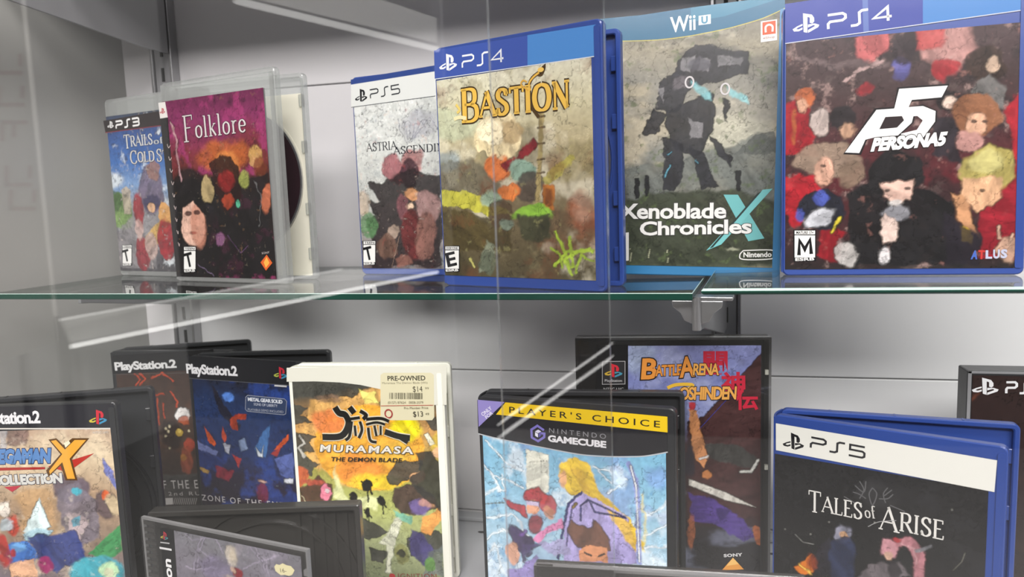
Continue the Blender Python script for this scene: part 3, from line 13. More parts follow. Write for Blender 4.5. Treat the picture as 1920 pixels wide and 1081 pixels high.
{'name':'game_case','label':'black open game case with a deep blue starry cover, left of the white one','cat':'game case','kind':'black','shape':'open','X':-0.4575,'Y':0.5885,'z':-0.32323,'yaw':0.1396,'W':0.13,'H':0.19,'T':0.007,'lean':0,'roll':0,'group':'game cases standing on the base deck','back':[-0.4575,0.6015,-0.185,0.128],'rect':[4,4,125.5,171.5],'art':[['g',[[0,'#1f2230'],[0.15,'#24365e'],[0.4,'#2a3a68'],[0.55,'#2a2438'],[0.8,'#2a2428'],[1,'#262024']],0.2],['n',24,0.6,0.54,'#3050a4',1],['n',10,0.5,0.63,'#1a1c28',1],['n',1.6,0.9,0.78,'#c8d8f0',1],['e',45.2,154.4,6.5,4.2,0,'#5c8ce0',6,0.9,4],['p',[(26.5,166),(40.3,145.6),(56.9,127.7),(53.9,123.2),(31.9,140.7)],'#22202a',3,0.9,5],['p',[(-2.5,111.8),(27.8,101.4),(24.4,94.5),(-2.1,103)],'#7c88c0',4,0.9,4],['p',[(0.5,101),(38,95.8),(31.7,86.5),(1.8,87.8)],'#2c3c78',4,0.9,5],['p',[(14,124.1),(26,109.9),(24.2,105.4),(16.7,111.3)],'#d85c28',3,0.97,3],['p',[(35.7,125.9),(39.9,115.5),(36.8,110.9),(33.5,117.1)],'#c8502c',3,0.9,3],['p',[(44.3,133.1),(55.5,140.3),(64.4,138.9),(62.7,134.5),(52.4,134.8),(53.9,123.2),(46.1,124.6)],'#b0442c',3,0.97,4],['p',[(92.3,109.6),(109.8,125.8),(109.3,119.6),(98.6,110.2)],'#e0602c',3,0.97,3],['p',[(88.1,105),(101.4,114.7),(95.5,103.7)],'#a83c30',3,0.9,3],['p',[(34.1,110.7),(43.3,109.3),(41.1,100.5),(35.9,102.2)],'#c8ccdc',3,0.9,3],['p',[(70.7,109.7),(82.4,125.6),(90.5,132.5),(82.6,100.3),(75.1,101.7)],'#4a78b4',4,0.9,5],['p',[(72,109.4),(77.9,104),(81.2,112.8),(78.8,100.7),(73.8,101.5)],'#dce4ec',3,0.95,2],['p',[(53,114.5),(61.1,117.4),(62.7,106.9),(54.6,103.9)],'#8ca0c4',4,0.8,4],['p',[(92.8,101.3),(113.3,109.6),(112.3,82.3),(98.9,85)],'#5c6cac',4,0.95,5],['p',[(101.2,83.2),(111.8,85.2),(110.8,80),(100.9,79.3)],'#e4e8f0',3,0.95,2],['p',[(23.7,87.8),(44.7,83.5),(38.5,74.1),(22.6,76.7)],'#8a2c3c',5,0.9,7],['p',[(43.8,100.7),(54,97.4),(50.5,88.4)],'#b03830',3,0.85,4],['e',75.8,67.5,6.8,9.3,0,'#7c2840',5,0.8,6],['p',[(81.7,61.7),(110,69.4),(108.7,54.4),(85.9,51.5)],'#24346c',6,0.8,7],['p',[(1.6,85.6),(14.9,81.4),(13.2,77.9),(3.9,81.4)],'#c8a04c',3,0.9,3],['e',76.8,78.3,4.2,1.7,0,'#d8b09c',4,0.9,3]],'dec':[['P','header_band',[(-0.7,190.7),(122.5,190.9),(120.8,169.7),(0.3,169.6)],'#1f2024'],['S','header_band',[(1,169.3),(119.5,169.6)],0.42,'#5c5e64',0],['T','console_logo','PlayStation.2',-2,174.3,59.9,8.84,0.0117,'#dcdcde',{'b':0.035,'sp':0.9}],['P','console_logo',[(103.8,180.1),(100.8,179.2),(98.2,177.9),(98.9,176.6),(101.4,176.3),(103.5,177),(103.6,178.1),(101.5,177.5),(100.2,177.7),(101,178.4),(103.7,179.1)],'#a8b04c'],['P','console_logo',[(106.6,179.2),(110.2,179.2),(112.7,178.1),(112,176.9),(106.3,174.7),(106.4,176.2),(110,177.7),(110.4,178.1),(109.5,178.4),(106.5,177.6)],'#3c84a4'],['P','console_logo',[(104.5,185.7),(106.8,184.9),(106,174.8),(104,175.5)],'#b82838'],['P','console_logo',[(106.8,184.9),(109.1,184.2),(110.2,182.3),(110.1,180.4),(109,179.4),(107.7,179.9),(108,182.8),(106.7,183.4)],'#b82838'],['P','console_logo',[(98.3,169.1),(111.5,169.1),(111.4,167.7),(98.1,167.7)],'#c4c4c4'],['P','sticker',[(67.5,157.6),(108,157),(110.3,155.1),(108.3,143.5),(105.8,142.5),(65.6,142.8),(63.7,144.7),(65.3,155.8)],'#33415f'],['S','sticker',[(67.5,157.6),(108,157),(110.3,155.1),(108.3,143.5),(105.8,142.5),(65.6,142.8),(63.7,144.7),(65.3,155.8),(67.5,157.6)],0.42,'#a8acb8',0],['T','sticker','METAL GEAR SOLID',67.5,152.6,38.2,3.16,0.0026,'#d8dce4',{'b':0.04,'sp':0.9}],['T','sticker','SONS OF LIBERTY',73.8,148.8,26.2,2.32,0.0076,'#c8ccd8',{}],['T','sticker','PLAYABLE DEMO INCLUDED',66.7,143.7,39.2,1.99,0.0102,'#a8acb8',{}],['T','title_lettering','ZONE OF THE ENDERS',3.5,51.8,115.3,5.54,0.0408,'#c4c0c0',{'sp':1.3}]]},
{'name':'game_case','label':'white game case with a yellow moon cover and a price sticker','cat':'game case','kind':'white','shape':'open','X':-0.3337,'Y':0.5543,'z':-0.32323,'yaw':-0.0576,'W':0.135,'H':0.19,'T':0.0065,'lean':0,'roll':0,'gain':1.3,'group':'game cases standing on the base deck','back':[-0.3335,0.5672,-0.1134,0.135],'rect':[3,4,128,181],'art':[['g',[[0,'#44443f'],[0.1,'#4a4a44'],[0.25,'#c89858'],[0.45,'#9c9648'],[0.6,'#aab064'],[0.8,'#a8b080'],[1,'#76805c']],0.08],['p',[(20.3,161.9),(81.8,175.1),(80.1,145.1),(86.4,129.2),(102.8,97.5),(87.9,89.7),(45.3,88.1),(21.8,102),(4.6,127.1),(15.7,149.2)],'#d8a862',8,0.9,14],['e',67.8,121.5,48.5,37,0,'#e8a83c',4,1,4],['e',34,144.1,15.2,10.8,0,'#e07c48',14,0.8,18],['e',59.2,101.4,20.9,10.8,0,'#e0823c',16,0.7,18],['e',101.4,138.4,14.4,10.2,0,'#e8d820',10,0.95,9],['e',73.4,92.8,21.6,7.2,0,'#e8d030',12,0.8,10],['e',89.5,118.6,16.2,10.8,0,'#eec048',14,0.7,14],['p',[(1.2,174.2),(45.4,176.5),(63.5,171.4),(59.4,165.1),(26,162.9),(11.3,167.1),(0.3,161.6)],'#45453f',2,0.95,9],['p',[(0,158),(16.1,156.1),(8.1,149),(19,143.8),(-1.2,140.7)],'#45453f',2,0.95,9],['p',[(-1.7,134.3),(21.9,131.2),(14,125.5),(21,118.4),(5.7,116.2),(22,105.7),(15.7,96.3),(-1.7,93.8)],'#45453f',2,0.95,9],['p',[(92.6,109.7),(114.3,112.2),(110,97.7),(87.9,89.7),(82.8,96.8)],'#45453f',2,0.95,9],['p',[(116.3,151.1),(132,146.1),(131.6,137.4),(122.8,138.9)],'#45453f',2,0.95,9],['p',[(31.2,72.8),(40.8,76.9),(44.1,69.7),(32.7,68.3)],'#45453f',2,0.95,9],['p',[(52.9,60.8),(62.2,59.4),(74.7,50.8),(81.9,47.5),(62.9,41),(53.8,44.2)],'#45453f',2,0.95,9],['p',[(64.4,33.6),(80.9,30.8),(76.7,21.2),(65.6,22.5)],'#45453f',2,0.95,9],['p',[(96.3,42.7),(111.3,50.7),(129.2,49.8),(128.5,33.4),(99.2,28.1)],'#45453f',2,0.95,9],['p',[(61.6,171.4),(76.1,169.8),(79.2,161),(68.2,159.1)],'#e4d878',3,0.95,7],['e',35.3,163,10.8,3.6,0,'#7c6450',6,0.8,6],['p',[(38.2,108),(39.9,91.6),(46.5,77.2),(76.4,80.2),(71.9,67.2),(44.1,69.7),(31.5,78.4)],'#dce0a8',8,0.8,14],['p',[(88.1,60.6),(93.7,62.7),(84.6,31),(81.7,12.2),(77.1,11.9),(79.4,36.2),(72,37.7)],'#e8ead0',6,0.95,7],['p',[(87.8,87.9),(102.5,92.1),(120.1,83.7),(128.5,73.3),(112.1,67.1),(93.8,64.5),(87.1,75.2)],'#4c3c34',4,0.98,10],['e',110.6,72.5,9.5,6.5,0,'#6c5c94',6,0.8,9],['e',116.2,76.4,7.6,5.4,0,'#d8a070',6,0.5,8],['p',[(111.8,61.7),(129.4,73.3),(129,64.3),(118.3,47.4),(109.4,50.6)],'#e09c50',4,0.95,6],['p',[(100.4,52),(111.1,47.1),(121.2,33),(113.3,17.8),(99.4,31.8)],'#4a4478',5,0.95,8],['p',[(86.7,67.9),(104.6,63.2),(100.6,55.7),(90,62.5)],'#70b098',4,0.9,7],['p',[(117.6,32.8),(128.7,38.9),(127.4,11.1),(109.2,10)],'#6c7470',5,0.85,9],['e',91.9,29.5,6.5,8.8,0,'#8a8c54',5,0.95,6],['e',91.6,29.9,3.4,3.8,0,'#2c2c24',3,0.9,5],['e',116.2,21.7,4.3,6.5,0,'#6ca04c',4,0.9,5],['p',[(102.9,99.3),(113.9,103.2),(117.2,98),(109.7,90.5),(102.5,92.1)],'#d8a878',4,0.95,6],['p',[(109.3,119.1),(121.9,121.3),(130.9,105.6),(129.3,69.7),(112.7,79.8),(102.6,93.9),(112.2,104.9)],'#33332f',4,0.95,9],['e',126.6,126.7,4,9,0,'#e0c050',4,0.95,9],['e',127.2,119.6,4,4.7,0,'#d8ac84',4,0.9,5],['p',[(116.4,134.4),(120,136.2),(125.7,126.7),(121.2,124.8)],'#e8e4c8',2,0.95,1],['e',4.1,94,8,10.9,0,'#c8643c',5,0.95,12],['p',[(3.3,82.9),(21.4,96.5),(34,87.7),(30.9,69.1),(2.2,67.9)],'#4c2c24',5,0.95,9],['e',15.2,89.8,11.4,2.5,0,'#b0503c',4,0.9,5],['e',26.9,80.1,5.3,7.3,0,'#d87c90',4,0.95,9],['e',28,82.9,2.3,2.2,0,'#f0e0e0',3,0.9,3],['s',[(4.8,77.3),(9.9,68.2)],1.5,'#d8c8a0',2,0.9,3],['e',25.3,69.8,7.6,2.5,0,'#e0a060',4,0.9,5],['s',[(6.8,130.8),(10.1,123.6),(4.1,119.8),(9.3,112.6)],2.7,'#b4b2a8',3,0.9,6],['e',64.3,88.8,4,6.4,0,'#1d1c16',2,1,8],['s',[(59.7,92.5),(65.2,88.9),(68.2,81.9)],1.5,'#1d1c16',1.5,1,4],['s',[(64.6,87),(64.9,74.6)],0.9,'#1d1c16',1.2,1,2],['e',52.1,77.4,3.1,4.7,0,'#1d1c16',2,1,8],['s',[(48.5,80.2),(53,77.4),(55.1,72)],1.1,'#1d1c16',1.5,1,4],['s',[(52.4,75.6),(52.5,66.4)],0.8,'#1d1c16',1.2,1,2],['e',77,75.7,3.1,4.9,0,'#1d1c16',2,1,8],['s',[(73.5,78.4),(77.9,75.7),(80,70.3)],1.1,'#1d1c16',1.5,1,4],['s',[(77.3,73.8),(77.5,64.7)],0.8,'#1d1c16',1.2,1,2],['e',64,65,2.5,3.8,0,'#1d1c16',2,1,8],['s',[(61.2,67.3),(64.9,65.1),(66.4,60.7)],0.9,'#1d1c16',1.5,1,4],['s',[(64.3,63.2),(64.4,56.2)],0.6,'#1d1c16',1.2,1,2],['n',3.5,0.3,0.7,'#26261f',1]],'dec':[['P','header_band',[(-1,189.6),(138.5,192.3),(137,159.7),(116.7,159.5),(81.6,172),(63.7,175.6),(45.5,177.5),(23.3,178.2),(0.4,177.6),(-1.9,177.6)],'#e9e8da'],['P','price_sticker',[(81.8,184.2),(84.6,186),(125.1,186.4),(127.5,184.6),(126.1,149.2),(124.2,146.7),(80.5,145.8),(79.7,147.2)],'#e6dfbc'],['T','price_sticker','PRE-OWNED',87.8,179.4,32.41,3.97,0.0216,'#3a362c',{'b':0.02}],['T','price_sticker','Muramasa The Demon Blade (Wii)',83,176.5,38.81,1.7,0.0206,'#6a644e',{}],['T','price_sticker','$14',109.1,170.2,8.21,4.69,0.0366,'#3a362c',{}],['T','price_sticker','99',119.5,172.4,3.2,1.87,0.0312,'#6a644e',{}],['P','price_sticker',[(88.7,169.2),(89.1,169.3),(88.8,164),(88.4,164)],'#6e6a56'],['P','price_sticker',[(89.9,169.3),(90.3,169.3),(90,164),(89.6,164)],'#6e6a56'],['P','price_sticker',[(90.8,169.3),(91.7,169.3),(91.4,164),(90.5,164)],'#6e6a56'],['P','price_sticker',[(92.5,169.3),(92.8,169.3),(92.5,164),(92.2,164)],'#6e6a56'],['P','price_sticker',[(93.6,169.3),(93.9,169.3),(93.6,164),(93.3,164)],'#6e6a56'],['P','price_sticker',[(94.3,169.3),(95,169.3),(94.7,164.1),(94,164.1)],'#6e6a56'],['P','price_sticker',[(95.8,169.3),(96.2,169.3),(95.9,164.1),(95.5,164.1)],'#6e6a56'],['P','price_sticker',[(96.5,169.3),(97.4,169.4),(97.1,164.1),(96.2,164.1)],'#6e6a56'],['P','price_sticker',[(98.2,169.4),(99.1,169.4),(98.8,164.1),(97.9,164.1)],'#6e6a56'],['P','price_sticker',[(99.5,169.4),(99.9,169.4),(99.7,164.1),(99.2,164.1)],'#6e6a56'],['P','price_sticker',[(100.2,169.4),(100.7,169.4),(100.4,164.1),(100,164.1)],'#6e6a56'],['P','price_sticker',[(101.4,169.4),(102.3,169.4),(102.1,164.2),(101.2,164.2)],'#6e6a56'],['P','price_sticker',[(103.1,169.4),(103.4,169.4),(103.1,164.2),(102.8,164.2)],'#6e6a56'],['P','price_sticker',[(104.2,169.5),(104.5,169.5),(104.2,164.2),(103.9,164.2)],'#6e6a56'],['P','price_sticker',[(104.8,169.5),(105.1,169.5),(104.8,164.2),(104.5,164.2)],'#6e6a56'],['P','price_sticker',[(105.5,169.5),(105.8,169.5),(105.5,164.2),(105.2,164.2)],'#6e6a56'],['P','price_sticker',[(106.3,169.5),(107.2,169.5),(106.9,164.2),(106,164.2)],'#6e6a56'],['P','price_sticker',[(107.9,169.5),(108.8,169.5),(108.6,164.3),(107.7,164.3)],'#6e6a56'],['P','price_sticker',[(109.6,169.5),(110.5,169.5),(110.2,164.3),(109.3,164.3)],'#6e6a56'],['P','price_sticker',[(111,169.5),(111.8,169.6),(111.6,164.3),(110.7,164.3)],'#6e6a56'],['P','price_sticker',[(112.1,169.6),(112.8,169.6),(112.5,164.3),(111.9,164.3)],'#6e6a56'],['P','price_sticker',[(113.1,169.6),(113.3,169.6),(113.1,164.3),(112.8,164.3)],'#6e6a56'],['P','price_sticker',[(113.6,169.6),(114.5,169.6),(114.2,164.4),(113.4,164.3)],'#6e6a56'],['P','price_sticker',[(114.8,169.6),(115.4,169.6),(115.2,164.4),(114.5,164.4)],'#6e6a56'],['P','price_sticker',[(116.2,169.6),(117.1,169.6),(116.8,164.4),(115.9,164.4)],'#6e6a56'],['T','price_sticker','(0157) 87624   0008-2079',87.1,160.1,30.41,1.98,0.0197,'#8a846c',{}],['S','price_sticker',[(80.8,158.2),(125.9,159.5)],0.47,'#b84038',0],['T','price_sticker','Pro Member Price',100.9,155.7,20.61,1.8,0.034,'#7a745c',{}],['E','price_sticker',87.2,151.6,3.06,3.43,'#a83c3c',1.08],['T','price_sticker','$13',108.4,149.5,8.51,4.43,0.047,'#3a362c',{}],['T','price_sticker','49',118.8,151.1,3.2,1.87,0.0312,'#6a644e',{}],['S','title_lettering',[(40.4,156.5),(43.8,151.5),(49.3,149.8),(51.5,141.8),(44.4,131.7),(27.5,130.4)],7.03,'#e8e0c4',1],['S','title_lettering',[(53.4,156.7),(57.1,151.8)],6.49,'#e8e0c4',1],['S','title_lettering',[(62.4,153.6),(67.6,150.2),(64.7,146.5)],4.87,'#e8e0c4',1],['S','title_lettering',[(51.8,146.3),(62,147.9)],4.07,'#e8e0c4',1],['S','title_lettering',[(54.5,144.6),(51.8,131.9),(47.9,128.2)],4.09,'#e8e0c4',1],['S','title_lettering',[(57,141),(57.4,132.1)],3.8,'#e8e0c4',1],['S','title_lettering',[(61.8,144.7),(63.2,137.6),(60,130.3)],4.06,'#e8e0c4',1],['S','title_lettering',[(67.4,146.6),(80.2,147.6),(87.3,145.2)],4.33,'#e8e0c4',1],['S','title_lettering',[(67.2,142.1),(76.4,144.1),(83.6,142.5)],3.79,'#e8e0c4',1],['S','title_lettering',[(68.8,139.5),(70,128.8),(75.4,127.1)],4.06,'#e8e0c4',1],['S','title_lettering',[(74.4,141.4),(75.7,132.5)],3.79,'#e8e0c4',1],['S','title_lettering',[(79.9,141.5),(79.4,133.5)],3.52,'#e8e0c4',1],['S','title_lettering',[(83.2,136.3),(93.9,132.9),(104.6,131.4)],6.64,'#e8e0c4',1],['S','title_lettering',[(95.6,132.1),(102.6,127.8)],5.41,'#e8e0c4',1],['S','title_lettering',[(40.4,156.5),(43.8,151.5),(49.3,149.8),(51.5,141.8),(44.4,131.7),(27.5,130.4)],5.41,'#232320',1],['S','title_lettering',[(53.4,156.7),(57.1,151.8)],4.87,'#232320',1],['S','title_lettering',[(62.4,153.6),(67.6,150.2),(64.7,146.5)],3.24,'#232320',1],['S','title_lettering',[(51.8,146.3),(62,147.9)],2.44,'#232320',1],['S','title_lettering',[(54.5,144.6),(51.8,131.9),(47.9,128.2)],2.55,'#232320',1],['S','title_lettering',[(57,141),(57.4,132.1)],2.17,'#232320',1],['S','title_lettering',[(61.8,144.7),(63.2,137.6),(60,130.3)],2.43,'#232320',1],['S','title_lettering',[(67.4,146.6),(80.2,147.6),(87.3,145.2)],2.7,'#232320',1],['S','title_lettering',[(67.2,142.1),(76.4,144.1),(83.6,142.5)],2.16,'#232320',1],['S','title_lettering',[(68.8,139.5),(70,128.8),(75.4,127.1)],2.43,'#232320',1],['S','title_lettering',[(74.4,141.4),(75.7,132.5)],2.16,'#232320',1],['S','title_lettering',[(79.9,141.5),(79.4,133.5)],1.89,'#232320',1],['S','title_lettering',[(83.2,136.3),(93.9,132.9),(104.6,131.4)],5.11,'#232320',1],['S','title_lettering',[(95.6,132.1),(102.6,127.8)],3.79,'#232320',1],['T','title_lettering','MURAMASA',24.4,117.8,82.4,6.13,0.0024,'#ece8dc',{'b':0.03,'out':'#26241f','ow':0.07,'sp':1.25,'sh':0.12}],['T','title_lettering','THE DEMON BLADE',34.4,109.7,63.01,3.61,0.0143,'#2c2820',{'b':0.03,'sp':1.05,'sh':0.2}],['T','publisher_mark','IGNITION',88,8.1,33.94,4.57,0.0501,'#8a3c30',{'sp':1.1}],['E','publisher_mark',82.7,10,2.66,2.28,'#c02c2c',0]]},
{'name':'disc_jewel_case','label':'smoky jewel case propped open at the bottom left, its cover dull lilac grey','cat':'disc case','kind':'smoke','shape':'jewel','X':-0.3552,'Y':0.3968,'z':-0.32323,'yaw':0.1833,'W':0.137,'H':0.125,'T':0.0035,'lean':0,'roll':0,'BT':0.01,'group':'game cases standing on the base deck','back':[-0.3558,0.4045,-0.2426,0.1415],'rect':[24.5,3,133,121],'art':[['g',[[0,'#77767c'],[0.2,'#79747e'],[0.5,'#6c6670'],[1,'#5c5660']],0.1],['n',20,0.6,0.5,'#8a8492',1],['n',8,0.4,0.64,'#55525c',1],['s',[(39.8,122.3),(45.7,116.5),(61.5,121.5)],0.7,'#a49cae',3,0.75,4],['s',[(57.1,120.8),(51.5,109.8),(47.9,97.2)],0.8,'#a49cae',3,0.75,4],['s',[(54.4,120.4),(48.8,109.3),(45.8,97.7)],0.7,'#a49cae',3,0.75,4],['s',[(65.9,123.1),(71.2,113.1)],0.7,'#a49cae',3,0.75,4],['s',[(51.7,111.5),(64.1,106.9)],0.7,'#a49cae',3,0.75,4],['s',[(94.5,120.3),(103.8,112.2),(106,104.5)],0.8,'#a49cae',3,0.75,4],['s',[(97.6,120.9),(106.3,112.6),(108,104.8)],0.8,'#a49cae',3,0.75,4],['s',[(86.9,105.1),(105.9,114.2),(116.1,118.4)],0.7,'#a49cae',3,0.75,4],['s',[(38.1,98),(48,98.1),(65.8,102.1)],0.8,'#a49cae',3,0.75,4],['e',78.9,112,5.3,7.4,0,'#b0a89c',5,0.95,7],['e',79.4,112,2.2,3.6,0,'#cdbfa8',6,0.7,6],['e',85.1,117.1,3.1,4.8,0,'#98929a',5,0.7,7],['e',64.5,100.2,14.5,8.1,0,'#7e7492',14,0.6,12],['e',82.5,101.8,3.7,3.2,0,'#7c1c24',4,0.95,8],['e',79.5,102.9,2.4,1.8,0,'#c8a890',4,0.8,5],['e',75.9,98.1,4.5,1.3,0,'#a89890',4,0.8,5],['e',113.1,117.8,1,1.4,0,'#a8a0b0',3,0.7,2]],'dec':[['P','side_band',[(18.7,120.6),(31,121.4),(30,88.8),(17.3,86.4)],'#191a1c'],['P','console_logo',[(21,115.9),(19.6,115.3),(18.3,114.6),(18.6,114),(19.8,113.9),(20.8,114.3),(20.9,114.8),(19.9,114.4),(19.3,114.5),(19.7,114.9),(21,115.4)],'#b8a84c'],['P','console_logo',[(22.4,115.4),(24,115.5),(25.2,115),(24.8,114.3),(22.1,113.1),(22.2,113.9),(23.9,114.7),(24.1,115),(23.7,115.1),(22.2,114.6)],'#4c7c84'],['P','console_logo',[(21.5,118.9),(22.6,118.5),(21.9,113.1),(21,113.5)],'#a83440'],['P','console_logo',[(22.6,118.5),(23.6,118.1),(24.1,117.1),(24,116.1),(23.5,115.6),(22.9,115.9),(23.1,117.4),(22.5,117.7)],'#a83440'],['T','console_logo','PlayStation',25.6,44.5,56,6.8,1.5708,'#e8e8e8',{'b':0.03}],['S','console_logo',[(17.8,110.9),(26.1,111.5)],0.81,'#b0b0b0',0],['S','console_logo',[(16.6,107),(27.5,107.4)],1.36,'#d8d8d8',0],['P','price_sticker',[(112.5,111.2),(114.1,113.1),(116.6,113),(119.1,114.5),(121.9,113.8),(125.3,113.8),(127.8,111.7),(125.8,108.5),(123.3,107.3),(119.9,107.4),(117,106.7),(114.6,107.8),(113.1,108.6)],'#dcd4a8'],['T','price_sticker','16-',117.1,108.5,4.54,2.42,0.1326,'#4a4434',{}]]},
